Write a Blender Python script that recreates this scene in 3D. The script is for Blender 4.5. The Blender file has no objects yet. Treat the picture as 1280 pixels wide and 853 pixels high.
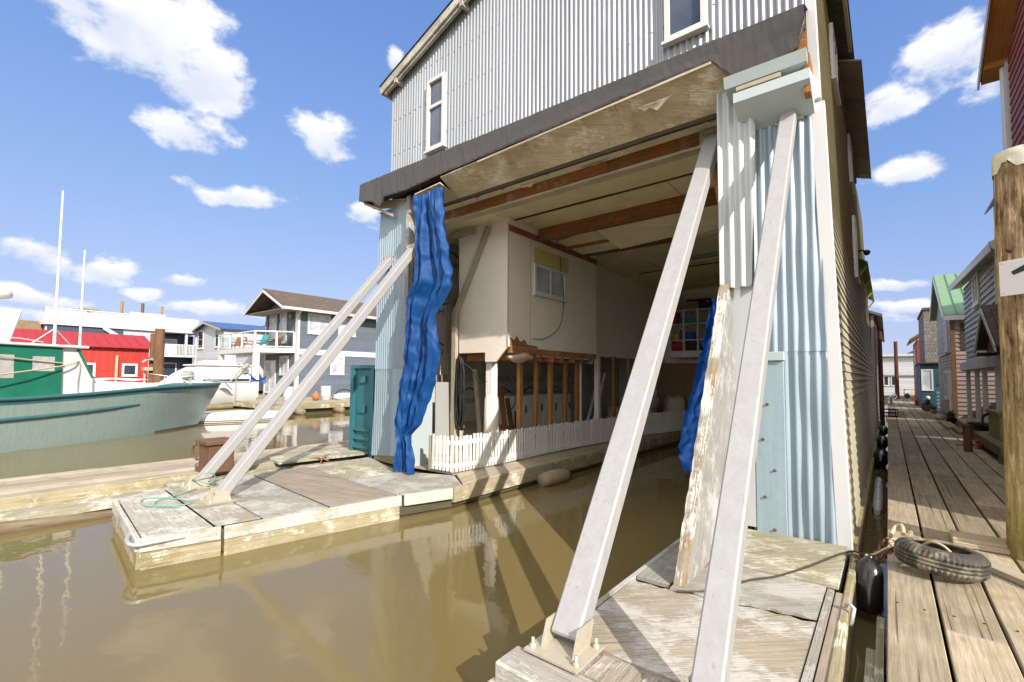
import bpy, math, random
from math import sin, cos, pi, radians, sqrt, atan2, tan
from mathutils import Vector, Matrix
random.seed(11)
SC = bpy.context.scene
COL = SC.collection

# ------------------------------------------------------------------ camera
F, YAW, PITCH, ROLL, EYE = 582.0, radians(38.9), radians(3.0), radians(0.4), 2.1
fw = Vector((-sin(YAW)*cos(PITCH), cos(YAW)*cos(PITCH), sin(PITCH)))
rt = Vector((cos(YAW), sin(YAW), 0)); up = rt.cross(fw)
r2 = rt*cos(ROLL)+up*sin(ROLL); u2 = -rt*sin(ROLL)+up*cos(ROLL)
cd = bpy.data.cameras.new('camera'); cam = bpy.data.objects.new('camera', cd); COL.objects.link(cam)
M = Matrix((r2, u2, -fw)).transposed().to_4x4(); M.translation = (0, 0, EYE)
cam.matrix_world = M
cd.sensor_width = 36; cd.lens = F/1280*36; cd.shift_y = 14.7/1280
cd.clip_start = 0.05; cd.clip_end = 4000
SC.camera = cam

# ------------------------------------------------------------------ light
SUN = Vector((1.65, -0.69, 1.06)).normalized()
sl = bpy.data.lights.new('sun', 'SUN'); sl.energy = 2.1; sl.angle = radians(0.5); sl.color = (1, .93, .83)
so = bpy.data.objects.new('sun', sl); COL.objects.link(so)
so.rotation_euler = SUN.to_track_quat('Z', 'Y').to_euler()
W = bpy.data.worlds.new('World'); SC.world = W; W.use_nodes = True
nt = W.node_tree; nt.nodes.clear(); N = nt.nodes.new; L = nt.links.new
sky = N('ShaderNodeTexSky'); sky.sky_type = 'NISHITA'; sky.sun_disc = False
sky.sun_elevation = math.asin(SUN.z); sky.sun_rotation = atan2(SUN.x, SUN.y)
sky.air_density = 1.0; sky.dust_density = 0.3; sky.ozone_density = 2.5
tc = N('ShaderNodeTexCoord'); sx = N('ShaderNodeSeparateXYZ'); L(tc.outputs['Generated'], sx.inputs[0])
def mth(op, a, b=None, c=None):
    n = N('ShaderNodeMath'); n.operation = op
    for i, v in enumerate((a, b, c)):
        if v is None: continue
        if isinstance(v, (int, float)): n.inputs[i].default_value = v
        else: L(v, n.inputs[i])
    return n.outputs[0]
az = mth('ARCTAN2', sx.outputs[0], sx.outputs[1]); el = mth('ARCSINE', sx.outputs[2])
nw = N('ShaderNodeTexNoise'); nw.inputs['Scale'].default_value = 7; nw.inputs['Detail'].default_value = 3
L(tc.outputs['Generated'], nw.inputs['Vector'])
sw = N('ShaderNodeSeparateColor'); L(nw.outputs['Color'], sw.inputs[0])
azd = mth('ADD', az, mth('MULTIPLY', mth('SUBTRACT', sw.outputs[0], .5), .10))
eld = mth('ADD', el, mth('MULTIPLY', mth('SUBTRACT', sw.outputs[1], .5), .06))
CLOUDS = [(-1.365, 0.54, 0.18, 0.10), (-1.46, 0.56, 0.14, 0.06), (-1.27, 0.50, 0.10, 0.085), (-1.296, 0.412, 0.085, 0.045),
 (-1.075, 0.456, 0.065, 0.055), (-1.218, 0.325, 0.115, 0.022), (-1.009, 0.322, 0.06, 0.027), (-1.482, 0.185, 0.075, 0.03),
 (-1.41, 0.176, 0.06, 0.028), (-1.492, 0.118, 0.09, 0.022), (-1.304, 0.165, 0.055, 0.018), (-1.352, 0.139, 0.04, 0.018),
 (-1.25, 0.116, 0.12, 0.02), (0.094, 0.49, 0.075, 0.065), (0.026, 0.442, 0.045, 0.032), (0.123, 0.434, 0.045, 0.04),
 (0.018, 0.337, 0.065, 0.036), (0.02, 0.16, 0.07, 0.012), (0.034, 0.125, 0.09, 0.015), (-0.936, 0.597, 0.03, 0.025),
 (-1.44, 0.085, 0.13, 0.018), (-.2, .11, .3, .02), (.9, .4, .25, .08), (1.9, .3, .3, .06), (2.7, .5, .25, .1), (-2.4, .35, .3, .07),
 (-1.0, 1.05, .3, .09), (-2.1, .75, .2, .08), (-1.9, .2, .2, .03)]
mask = None; hgt = None
for a, e, w, h in CLOUDS:
    dy = mth('DIVIDE', mth('SUBTRACT', eld, e), h)
    q = mth('SQRT', mth('ADD', mth('POWER', mth('DIVIDE', mth('SUBTRACT', azd, a), w), 2), mth('POWER', dy, 2)))
    m = mth('MAXIMUM', mth('SUBTRACT', 1, q), -1.0)
    g = mth('MULTIPLY', dy, mth('MAXIMUM', m, 0))
    hgt = g if hgt is None else mth('ADD', hgt, g)
    mask = m if mask is None else mth('MAXIMUM', mask, m)
cmap = N('ShaderNodeMapping'); cmap.inputs['Scale'].default_value = (1, 1, 1.6); L(tc.outputs['Generated'], cmap.inputs[0])
n1 = N('ShaderNodeTexNoise'); n1.inputs['Scale'].default_value = 15; n1.inputs['Detail'].default_value = 10; n1.inputs['Roughness'].default_value = .58
L(cmap.outputs[0], n1.inputs['Vector'])
dens = mth('ADD', mth('MULTIPLY', mask, 1.5), mth('MULTIPLY', mth('SUBTRACT', n1.outputs['Fac'], .5), 3.0))
mr = N('ShaderNodeMapRange'); mr.interpolation_type = 'SMOOTHSTEP'; L(dens, mr.inputs[0])
mr.inputs[1].default_value = .2; mr.inputs[2].default_value = .95; mr.inputs[3].default_value = 0; mr.inputs[4].default_value = .96
ccol = N('ShaderNodeMixRGB'); ccol.inputs[1].default_value = (1.75, 1.87, 2.15, 1); ccol.inputs[2].default_value = (2.65, 2.6, 2.55, 1)
L(mth('MULTIPLY_ADD', mth('ADD', mth('MULTIPLY', n1.outputs['Fac'], 1.1), mth('MULTIPLY', hgt, 1.0)), 1.45, -.42), ccol.inputs[0])
hs = N('ShaderNodeHueSaturation'); hs.inputs['Saturation'].default_value = 1.12; hs.inputs['Value'].default_value = 1.0; L(sky.outputs[0], hs.inputs['Color'])
sc3 = N('ShaderNodeSeparateColor'); L(hs.outputs[0], sc3.inputs[0]); cc3 = N('ShaderNodeCombineColor')
for i, (k, gn) in enumerate(((1.85, .78), (2.0, .83), (2.62, 1.48))):      # compress the glare towards the horizon
    v = mth('MULTIPLY', sc3.outputs[i], gn); L(mth('DIVIDE', v, mth('ADD', 1, mth('DIVIDE', v, k))), cc3.inputs[i])
cm = N('ShaderNodeMixRGB'); L(mr.outputs[0], cm.inputs[0]); L(cc3.outputs[0], cm.inputs[1]); L(ccol.outputs[0], cm.inputs[2])
# bright cloud fill added out of view (overhead, behind the viewpoint) to lift shade
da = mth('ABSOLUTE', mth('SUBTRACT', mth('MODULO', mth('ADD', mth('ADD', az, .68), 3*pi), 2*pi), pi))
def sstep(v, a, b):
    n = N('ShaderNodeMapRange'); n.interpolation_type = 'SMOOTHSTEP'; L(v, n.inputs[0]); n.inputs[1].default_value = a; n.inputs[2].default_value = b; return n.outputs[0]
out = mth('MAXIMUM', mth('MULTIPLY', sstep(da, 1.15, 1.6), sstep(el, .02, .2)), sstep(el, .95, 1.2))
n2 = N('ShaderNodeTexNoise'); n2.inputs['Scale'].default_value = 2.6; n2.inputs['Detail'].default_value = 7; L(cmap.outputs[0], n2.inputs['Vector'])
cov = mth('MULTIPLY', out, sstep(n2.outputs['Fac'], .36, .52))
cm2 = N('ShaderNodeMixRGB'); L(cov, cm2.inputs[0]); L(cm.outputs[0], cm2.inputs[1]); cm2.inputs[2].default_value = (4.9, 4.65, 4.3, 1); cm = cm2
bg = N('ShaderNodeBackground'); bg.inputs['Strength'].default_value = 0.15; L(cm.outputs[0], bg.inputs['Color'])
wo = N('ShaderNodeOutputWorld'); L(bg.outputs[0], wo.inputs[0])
SC.view_settings.view_transform = 'Standard'; SC.view_settings.look = 'None'
SC.view_settings.exposure = 1.6; SC.view_settings.gamma = 1
try:
    SC.cycles.max_bounces = 10; SC.cycles.diffuse_bounces = 6; SC.cycles.sample_clamp_indirect = 6
except Exception: pass

# ------------------------------------------------------------------ materials
MATS = {}
def new_mat(name):
    m = bpy.data.materials.new(name); m.use_nodes = True
    return m, m.node_tree, m.node_tree.nodes['Principled BSDF']
class G:
    """tiny node-graph helper"""
    def __init__(s, t): s.t = t
    def n(s, k, **kw):
        o = s.t.nodes.new(k)
        for a, v in kw.items(): setattr(o, a, v)
        return o
    def l(s, a, b): s.t.links.new(a, b)
    def val(s, sock, v):
        if hasattr(v, 'is_linked') or isinstance(v, bpy.types.NodeSocket): s.l(v, sock)
        else: sock.default_value = v
    def math(s, op, a, b=0.0, c=0.0):
        o = s.n('ShaderNodeMath', operation=op); s.val(o.inputs[0], a); s.val(o.inputs[1], b); s.val(o.inputs[2], c); return o.outputs[0]
    def noise(s, vec, sc, det=4, ro=.55):
        o = s.n('ShaderNodeTexNoise'); s.l(vec, o.inputs['Vector']); o.inputs['Scale'].default_value = sc
        o.inputs['Detail'].default_value = det; o.inputs['Roughness'].default_value = ro; return o.outputs['Fac']
    def ramp(s, fac, lo, hi, a=0.0, b=1.0):
        o = s.n('ShaderNodeMapRange'); s.l(fac, o.inputs[0])
        for i, v in enumerate((lo, hi, a, b)): o.inputs[i+1].default_value = v
        return o.outputs[0]
    def mix(s, f, a, b, mode='MIX'):
        o = s.n('ShaderNodeMixRGB', blend_type=mode); s.val(o.inputs[0], f)
        for i, v in ((1, a), (2, b)):
            if isinstance(v, tuple): o.inputs[i].default_value = (*v, 1)
            else: s.l(v, o.inputs[i])
        return o.outputs[0]
    def mapv(s, vec, sc):
        o = s.n('ShaderNodeMapping'); s.l(vec, o.inputs[0]); o.inputs['Scale'].default_value = sc; return o.outputs[0]
    def bump(s, h, st, dist=.01):
        o = s.n('ShaderNodeBump'); s.l(h, o.inputs['Height']); o.inputs['Strength'].default_value = st; o.inputs['Distance'].default_value = dist
        return o.outputs[0]
    def coords(s):
        tcn = s.n('ShaderNodeTexCoord'); oi = s.n('ShaderNodeObjectInfo')
        add = s.n('ShaderNodeVectorMath', operation='ADD'); s.l(tcn.outputs['Object'], add.inputs[0])
        sc = s.n('ShaderNodeVectorMath', operation='SCALE'); sc.inputs[0].default_value = (17, 31, 7); s.l(oi.outputs['Random'], sc.inputs[3]); s.l(sc.outputs[0], add.inputs[1])
        tint = s.n('ShaderNodeAttribute', attribute_name='tint')
        uva = s.n('ShaderNodeVectorMath', operation='ADD'); s.l(tcn.outputs['UV'], uva.inputs[0])
        sc2 = s.n('ShaderNodeVectorMath', operation='SCALE'); sc2.inputs[0].default_value = (37, 13, 5); s.l(tint.outputs['Fac'], sc2.inputs[3]); s.l(sc2.outputs[0], uva.inputs[1])
        return add.outputs[0], uva.outputs[0], tint.outputs['Fac']

def wood(name, c1, c2, rough=.85, moss=None, moss_amt=.5, var=.35, flake=None, flake_amt=.5, bump=.5, spec=.2, coarse=0, algae=None, crack=.75, knots=.6):
    """grain runs along each piece's u direction; optional moss patches and flaking paint"""
    m, t, b = new_mat(name); g = G(t); ob, uv, tint = g.coords()
    gr = g.noise(g.mapv(uv, (1.6, 34, 1)), 1.0, 6, .6)
    gr2 = g.noise(g.mapv(uv, (5, 130, 1)), 1.0, 3, .6)
    big = g.noise(ob, 1.7, 5, .6)
    col = g.mix(g.ramp(gr, .33, .68), c1, c2)
    col = g.mix(g.ramp(gr2, .5, .75, 0, .55), col, tuple(x*.45 for x in c1))
    col = g.mix(g.ramp(big, .3, .72, 0, .5), col, tuple(x*.62 for x in c1))
    crk = g.ramp(g.noise(g.mapv(uv, (.55, 48, 1)), 1.0, 2, .5), .655, .70, 0, crack)
    col = g.mix(crk, col, tuple(x*.22 for x in c1))
    vo = g.n('ShaderNodeTexVoronoi'); g.l(g.mapv(uv, (1.1, 4.2, 1)), vo.inputs['Vector']); vo.inputs['Scale'].default_value = 1.0
    kn = g.ramp(vo.outputs['Distance'], .05, .11, knots, 0)
    col = g.mix(kn, col, tuple(x*.38 for x in c1))
    if coarse:
        cs = g.noise(g.mapv(uv, (3.2, 15, 1)), 1.0, 8, .72)
        col = g.mix(g.ramp(cs, .5, .62, 0, coarse), col, tuple(x*.3 for x in c1)); col = g.mix(g.ramp(cs, .44, .36, 0, coarse*.7), col, tuple(min(1, x*1.25) for x in c2))
    if algae:
        sz = g.n('ShaderNodeSeparateXYZ'); tcz = g.n('ShaderNodeTexCoord'); g.l(tcz.outputs['Object'], sz.inputs[0])
        hz = g.math('ADD', sz.outputs[2], g.math('MULTIPLY', g.math('SUBTRACT', g.noise(g.mapv(ob, (6, 6, 1.2)), 1.5, 5, .6), .5), 2.6))
        col = g.mix(g.ramp(hz, .9, 2.2, .55, 0), col, algae)
    if moss: col = g.mix(g.ramp(g.noise(ob, 2.4, 7, .65), .62-.2*moss_amt, .72-.1*moss_amt, 0, .75), col, moss)
    hgt = g.math('SUBTRACT', g.math('ADD', gr, g.math('MULTIPLY', gr2, .6)), g.math('MULTIPLY', crk, 1.2))
    if coarse: hgt = g.math('ADD', hgt, g.math('MULTIPLY', cs, 2.0))
    if flake:
        fm = g.ramp(g.math('ADD', g.noise(ob, 2.2, 9, .72), g.math('MULTIPLY', g.math('SUBTRACT', gr2, .5), .5)), .62-.3*flake_amt, .68-.3*flake_amt)
        col = g.mix(fm, col, flake); hgt = g.math('ADD', hgt, g.math('MULTIPLY', fm, .5))
    v = g.ramp(tint, 0, 1, 1-var, 1+var*.6)
    col = g.mix(1.0, col, g.n('ShaderNodeCombineColor').outputs[0], 'MULTIPLY')
    cc = t.nodes[-2] if False else [x for x in t.nodes if x.bl_idname == 'ShaderNodeCombineColor'][-1]
    for i in range(3): g.l(v, cc.inputs[i])
    g.l(col, b.inputs['Base Color']); b.inputs['Roughness'].default_value = rough
    b.inputs['Specular IOR Level'].default_value = spec
    g.l(g.bump(hgt, bump, .006), b.inputs['Normal'])
    MATS[name] = m; return m

def paint(name, col, rough=.5, dirt=None, amt=.3, metal=0, var=.12, streak=False, bump=.12, spec=.4, rust=None, rust_amt=.3, fine=28, scuff=0):
    m, t, b = new_mat(name); g = G(t); ob, uv, tint = g.coords()
    vec = g.mapv(ob, (7, 7, .45)) if streak else ob
    n1 = g.noise(vec, 2.0, 7, .65); n2 = g.noise(ob, fine, 4, .6)
    d = dirt or tuple(x*.6 for x in col)
    c = g.mix(g.ramp(n1, .38, .72, 0, amt), col, d)
    c = g.mix(g.ramp(n2, .35, .75, 0, amt*.5), c, d)
    if rust: c = g.mix(g.ramp(g.noise(vec, 3.1, 9, .7), .74-.25*rust_amt, .8-.22*rust_amt, 0, .9), c, rust)
    if scuff:
        sc_ = g.noise(g.mapv(ob, (9, 9, 2.2)), 2.2, 8, .75); c = g.mix(g.ramp(sc_, .60, .68, 0, scuff), c, tuple(x*.45 for x in col)); c = g.mix(g.ramp(g.noise(g.mapv(ob, (30, 30, 3)), 1.3, 3), .66, .72, 0, scuff*.6), c, (.16, .10, .06))
    v = g.ramp(tint, 0, 1, 1-var, 1+var*.5)
    cc = g.n('ShaderNodeCombineColor')
    for i in range(3): g.l(v, cc.inputs[i])
    c = g.mix(1.0, c, cc.outputs[0], 'MULTIPLY')
    g.l(c, b.inputs['Base Color']); b.inputs['Metallic'].default_value = metal
    g.l(g.ramp(n1, .3, .7, max(rough-.1, .03), min(rough+.12, 1)), b.inputs['Roughness']); b.inputs['Specular IOR Level'].default_value = spec
    if bump: g.l(g.bump(g.math('ADD', n1, g.math('MULTIPLY', n2, .4)), bump, .01), b.inputs['Normal'])
    MATS[name] = m; return m

def glass(name, col=(.02, .03, .045), rough=.08):
    m, t, b = new_mat(name); g = G(t); ob, uv, tint = g.coords()
    g.l(g.mix(g.ramp(g.noise(ob, 1.3, 3), .35, .7), col, tuple(x*1.8+.01 for x in col)), b.inputs['Base Color'])
    b.inputs['Roughness'].default_value = rough; b.inputs['Specular IOR Level'].default_value = .35
    g.l(g.bump(g.noise(ob, 1.2, 1), .05, .02), b.inputs['Normal'])
    MATS[name] = m; return m

def shingle(name, c1, c2, sx=.3, sy=.14):
    m, t, b = new_mat(name); g = G(t); ob, uv, tint = g.coords()
    br = g.n('ShaderNodeTexBrick'); br.offset = .5; tcn = g.n('ShaderNodeTexCoord'); g.l(tcn.outputs['UV'], br.inputs['Vector'])
    br.inputs['Color1'].default_value = (*c1, 1); br.inputs['Color2'].default_value = (*c2, 1); br.inputs['Mortar'].default_value = (*[x*.35 for x in c1], 1)
    br.inputs['Scale'].default_value = 1; br.inputs['Brick Width'].default_value = sx; br.inputs['Row Height'].default_value = sy; br.inputs['Mortar Size'].default_value = .008; br.inputs['Bias'].default_value = 0
    n = g.noise(ob, 3, 8, .7)
    g.l(g.mix(g.ramp(n, .3, .75, 0, .5), br.outputs['Color'], tuple(x*.5 for x in c1)), b.inputs['Base Color'])
    b.inputs['Roughness'].default_value = .9; b.inputs['Specular IOR Level'].default_value = .15
    g.l(g.bump(g.math('SUBTRACT', g.math('MULTIPLY', n, .4), br.outputs['Fac']), .6, .015), b.inputs['Normal'])
    MATS[name] = m; return m

wood('deck_grey', (.34, .285, .205), (.52, .455, .35), moss=(.23, .2, .07), moss_amt=.25)
wood('deck_dock', (.31, .25, .17), (.50, .43, .32), moss=(.26, .21, .10), moss_amt=.5, var=.3)
wood('ply_grey', (.30, .275, .235), (.46, .43, .375), flake=(.45, .435, .395), flake_amt=.45, var=.25, bump=.8, crack=.4, knots=.2)
wood('ply_bare', (.29, .245, .185), (.46, .405, .32), flake=(.46, .44, .395), flake_amt=.45, var=.2, bump=.9, crack=.55, knots=.2)
wood('ply_brown', (.25, .205, .16), (.39, .34, .275), moss=(.25, .22, .09), moss_amt=.3, var=.2)
wood('ply_moss', (.28, .255, .18), (.43, .40, .31), moss=(.26, .24, .11), moss_amt=.6, flake=(.55, .53, .44), flake_amt=.3, var=.15)
wood('rim_white', (.32, .29, .22), (.46, .425, .34), flake=(.46, .45, .415), flake_amt=.75, moss=(.30, .27, .10), moss_amt=.3, var=.12)
wood('skirt_yellow', (.29, .245, .15), (.44, .395, .275), moss=(.21, .18, .08), moss_amt=.5, flake=(.58, .55, .44), flake_amt=.25, var=.2)
wood('timber_moss', (.22, .18, .09), (.36, .30, .16), moss=(.12, .13, .03), moss_amt=.6)
wood('timber_wet', (.07, .06, .04), (.13, .11, .07), rough=.4, spec=.5)
wood('stud', (.33, .15, .055), (.50, .27, .11), var=.3, bump=.3)
wood('beam_rust', (.26, .11, .04), (.42, .20, .08), var=.3, flake=(.34, .28, .2), flake_amt=.1)
wood('beam_pale', (.42, .36, .26), (.60, .54, .42), var=.2)
wood('dark_timber', (.06, .045, .03), (.12, .09, .06))
wood('cedar_soffit', (.40, .17, .04), (.55, .27, .08), var=.3)
wood('pile_bark', (.19, .105, .042), (.58, .46, .29), moss=(.13, .07, .025), moss_amt=.55, var=0, bump=1.0, coarse=.95, algae=(.26, .22, .05))
wood('pile_yellow', (.22, .15, .05), (.52, .42, .19), moss=(.17, .18, .04), moss_amt=.45, var=0, bump=1.0)
wood('pile_brown', (.14, .075, .04), (.25, .14, .08), var=.2)
wood('pile_red', (.085, .030, .022), (.14, .055, .04), var=.2)
wood('log', (.20, .15, .09), (.38, .31, .21), moss=(.2, .17, .06), moss_amt=.4)
wood('weathered_white', (.24, .235, .22), (.36, .355, .34), flake=(.42, .42, .41), flake_amt=.35, var=.05, bump=.5)
wood('flaked_edge', (.27, .23, .16), (.44, .40, .33), flake=(.55, .54, .50), flake_amt=.45, moss=(.30, .15, .02), moss_amt=.75, var=.05, bump=1.0)
wood('soffit_ply', (.46, .38, .25), (.64, .55, .39), moss=(.30, .22, .12), moss_amt=.55, var=.2, bump=.2, crack=.3, knots=.3, flake=(.66, .62, .52), flake_amt=.25)
paint('ceiling_cream', (.84, .77, .52), .7, (.45, .38, .22), .45, var=.12)
paint('ceiling_pale', (.84, .77, .62), .7, (.40, .33, .24), .5, var=.1)
paint('galv_front', (.33, .355, .39), .42, (.24, .26, .29), .5, metal=.2, streak=True, spec=.5, bump=.08, var=.16, rust=(.20, .13, .08), rust_amt=.10)
paint('galv_paint', (.31, .39, .455), .45, (.22, .29, .35), .45, metal=.15, streak=True, rust=(.22, .13, .06), rust_amt=.12, bump=.1, var=.14)
paint('jamb_white', (.47, .49, .50), .4, (.5, .54, .56), .4, metal=.1, streak=True, rust=(.28, .13, .04), rust_amt=.0, var=.04)
paint('pale_blue', (.33, .43, .48), .6, (.22, .30, .35), .6, rust=(.30, .17, .06), rust_amt=.42, streak=True)
paint('soffit_blue', (.46, .535, .555), .6, (.40, .46, .46), .5)
paint('brace_steel', (.345, .345, .35), .5, (.25, .24, .225), .4, metal=.0, streak=True, var=.04, scuff=.5)
paint('plate_steel', (.48, .45, .38), .6, (.32, .26, .16), .6, metal=.2, rust=(.28, .13, .04), rust_amt=.25)
paint('rusty', (.17, .085, .045), .8, (.10, .05, .03), .7, rust=(.42, .22, .08), rust_amt=.5, bump=.5)
paint('membrane', (.038, .035, .035), .42, (.085, .078, .07), .5, bump=.5, spec=.4)
paint('trim_white', (.62, .62, .61), .45, (.55, .53, .48), .25)
paint('trim_fresh', (.58, .59, .60), .4, (.68, .67, .63), .15)
paint('siding_green', (.40, .375, .275), .55, (.32, .295, .205), .35, var=.1)
paint('siding_grey', (.40, .415, .41), .55, (.30, .315, .31), .3)
paint('siding_slate', (.115, .14, .18), .6, (.085, .10, .13), .3)
paint('siding_navy', (.05, .07, .12), .6, (.035, .05, .09), .3)
paint('siding_white', (.50, .52, .555), .55, (.42, .43, .45), .3)
paint('siding_red', (.28, .06, .035), .6, (.19, .045, .03), .3)
paint('siding_barn', (.46, .035, .025), .55, (.32, .025, .02), .3)
paint('siding_pink', (.30, .235, .205), .6, (.22, .17, .15), .3)
paint('siding_beige', (.42, .38, .30), .6, (.33, .29, .22), .3)
paint('siding_teal', (.03, .075, .115), .6, (.025, .055, .085), .3)
paint('rail_teal', (.18, .36, .42), .5)
paint('roof_red', (.36, .025, .025), .5, (.33, .02, .02), .3)
paint('roof_green', (.19, .31, .18), .45, (.14, .24, .14), .3, metal=.1)
paint('roof_blue', (.045, .10, .26), .45, (.035, .08, .19), .3)
paint('roof_dark', (.08, .075, .07), .8)
paint('corr_dirty', (.17, .18, .15), .6, (.10, .10, .07), .6, metal=.2)
paint('panel_white', (.82, .75, .66), .7, (.60, .52, .43), .35, var=.06)
paint('box_white', (.85, .82, .76), .6, (.42, .40, .37), .35)
paint('wrap_grey', (.62, .60, .56), .55, (.36, .35, .33), .5, bump=.6)
paint('wrap_ink', (.10, .12, .15), .6)
paint('insul_yellow', (.58, .50, .20), .9, (.42, .34, .12), .5, bump=.6)
paint('foam', (.55, .47, .34), .95, (.35, .27, .16), .6, bump=1.0)
paint('fence_white', (.72, .71, .68), .55, (.55, .52, .46), .3, var=.1)
paint('tarp_blue', (.004, .062, .225), .55, (.003, .036, .15), .6, bump=.5, spec=.25, fine=45)
paint('tarp_bright', (.010, .12, .46), .45, (.008, .14, .52), .4, bump=.3, spec=.5, fine=70)
paint('teal_steel', (.03, .15, .18), .5, (.02, .09, .11), .5, rust=(.16, .07, .03), rust_amt=.05)
paint('hull_sage', (.26, .335, .305), .35, (.17, .225, .195), .55, spec=.5, streak=True, rust=(.16, .13, .08), rust_amt=.08)
paint('hull_foul', (.10, .09, .05), .8)
paint('rail_dark', (.045, .135, .145), .45, (.03, .095, .105), .4)
paint('canvas_green', (.006, .17, .10), .75, (.005, .11, .065), .5, bump=.5, fine=50)
paint('vinyl_clear', (.48, .47, .44), .15, (.25, .25, .24), .7, spec=.7)
paint('gel_white', (.66, .66, .64), .3, (.66, .63, .56), .25, spec=.5)
paint('alu', (.62, .63, .64), .35, (.45, .45, .45), .3, metal=.6)
paint('grey_plain', (.32, .32, .31), .6, (.22, .22, .21), .4)
paint('dark_plain', (.03, .03, .03), .6)
paint('rubber', (.024, .023, .022), .65, (.11, .095, .07), .75, bump=.3, rust=(.27, .225, .16), rust_amt=1.1)
paint('rubber_mud', (.10, .088, .07), .85, (.28, .23, .16), .8, bump=.3)
paint('black_gloss', (.012, .012, .012), .22, (.03, .03, .028), .4, spec=.6)
paint('cable_black', (.015, .015, .015), .5)
paint('cable_brown', (.07, .045, .03), .7)
paint('rope_tan', (.50, .42, .28), .9)
paint('rope_green', (.16, .36, .29), .8)
paint('rope_white', (.66, .62, .52), .9)
paint('sack', (.48, .45, .38), .85, (.34, .31, .24), .4, bump=.5)
paint('cardboard', (.36, .24, .13), .85)
paint('plastic_red', (.55, .015, .02), .4)
paint('plastic_blue', (.02, .11, .45), .4)
paint('plastic_yellow', (.70, .48, .03), .45)
paint('plastic_teal', (.05, .30, .32), .5)
paint('plastic_black', (.02, .02, .022), .4)
paint('pail_grey', (.50, .51, .51), .5, (.38, .37, .35), .35)
paint('pot_terracotta', (.38, .14, .06), .8)
paint('leaf', (.07, .12, .03), .7, (.04, .07, .02), .5)
paint('planter_lime', (.34, .36, .11), .7, (.24, .24, .09), .5)
paint('plastic_sheet', (.56, .53, .43), .35, (.42, .37, .24), .4, bump=.5, spec=.5)
paint('sign_white', (.64, .64, .65), .4, (.7, .68, .63), .15)
paint('sign_ink', (.025, .027, .032), .5)
paint('brown_ply', (.30, .19, .09), .7, (.22, .13, .06), .4)
paint('lamp_tube', (.66, .66, .62), .4)
paint('concrete', (.36, .34, .30), .85, (.26, .24, .20), .4)
glass('glass_dark'); glass('glass_blue', (.05, .07, .11)); glass('glass_pale', (.30, .33, .36), .08)
glass('rail_glass', (.38, .44, .48), .06)
def clear_glass():
    m, t, b = new_mat('clear_glass'); b.inputs['Transmission Weight'].default_value = 1; b.inputs['Roughness'].default_value = 0; b.inputs['IOR'].default_value = 1.12
    b.inputs['Base Color'].default_value = (.86, .91, .90, 1); MATS['clear_glass'] = m
clear_glass()
shingle('shingle_brown', (.12, .09, .075), (.17, .13, .105)); shingle('shingle_tan', (.23, .16, .09), (.30, .22, .13)); shingle('shingle_grey', (.20, .18, .165), (.29, .265, .24), .16, .2)

def water_mat():
    m, t, b = new_mat('water'); g = G(t)
    tcn = g.n('ShaderNodeTexCoord'); ob = tcn.outputs['Object']
    big = g.noise(ob, .12, 3); 
    g.l(g.mix(g.ramp(big, .3, .7), (.148, .111, .042), (.182, .140, .060)), b.inputs['Base Color'])
    g.l(g.ramp(g.noise(g.mapv(ob, (1, .35, 1)), .35, 4, .6), .45, .7, .015, .11), b.inputs['Roughness']); b.inputs['IOR'].default_value = 1.42; b.inputs['Specular IOR Level'].default_value = .5
    rip = g.math('ADD', g.noise(g.mapv(ob, (1.0, 1.5, 1)), 1.6, 3, .5), g.math('MULTIPLY', g.noise(g.mapv(ob, (1, 1.3, 1)), 8, 3, .55), .16))
    g.l(g.bump(rip, .09, .05), b.inputs['Normal'])
    MATS['water'] = m
water_mat()
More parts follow.
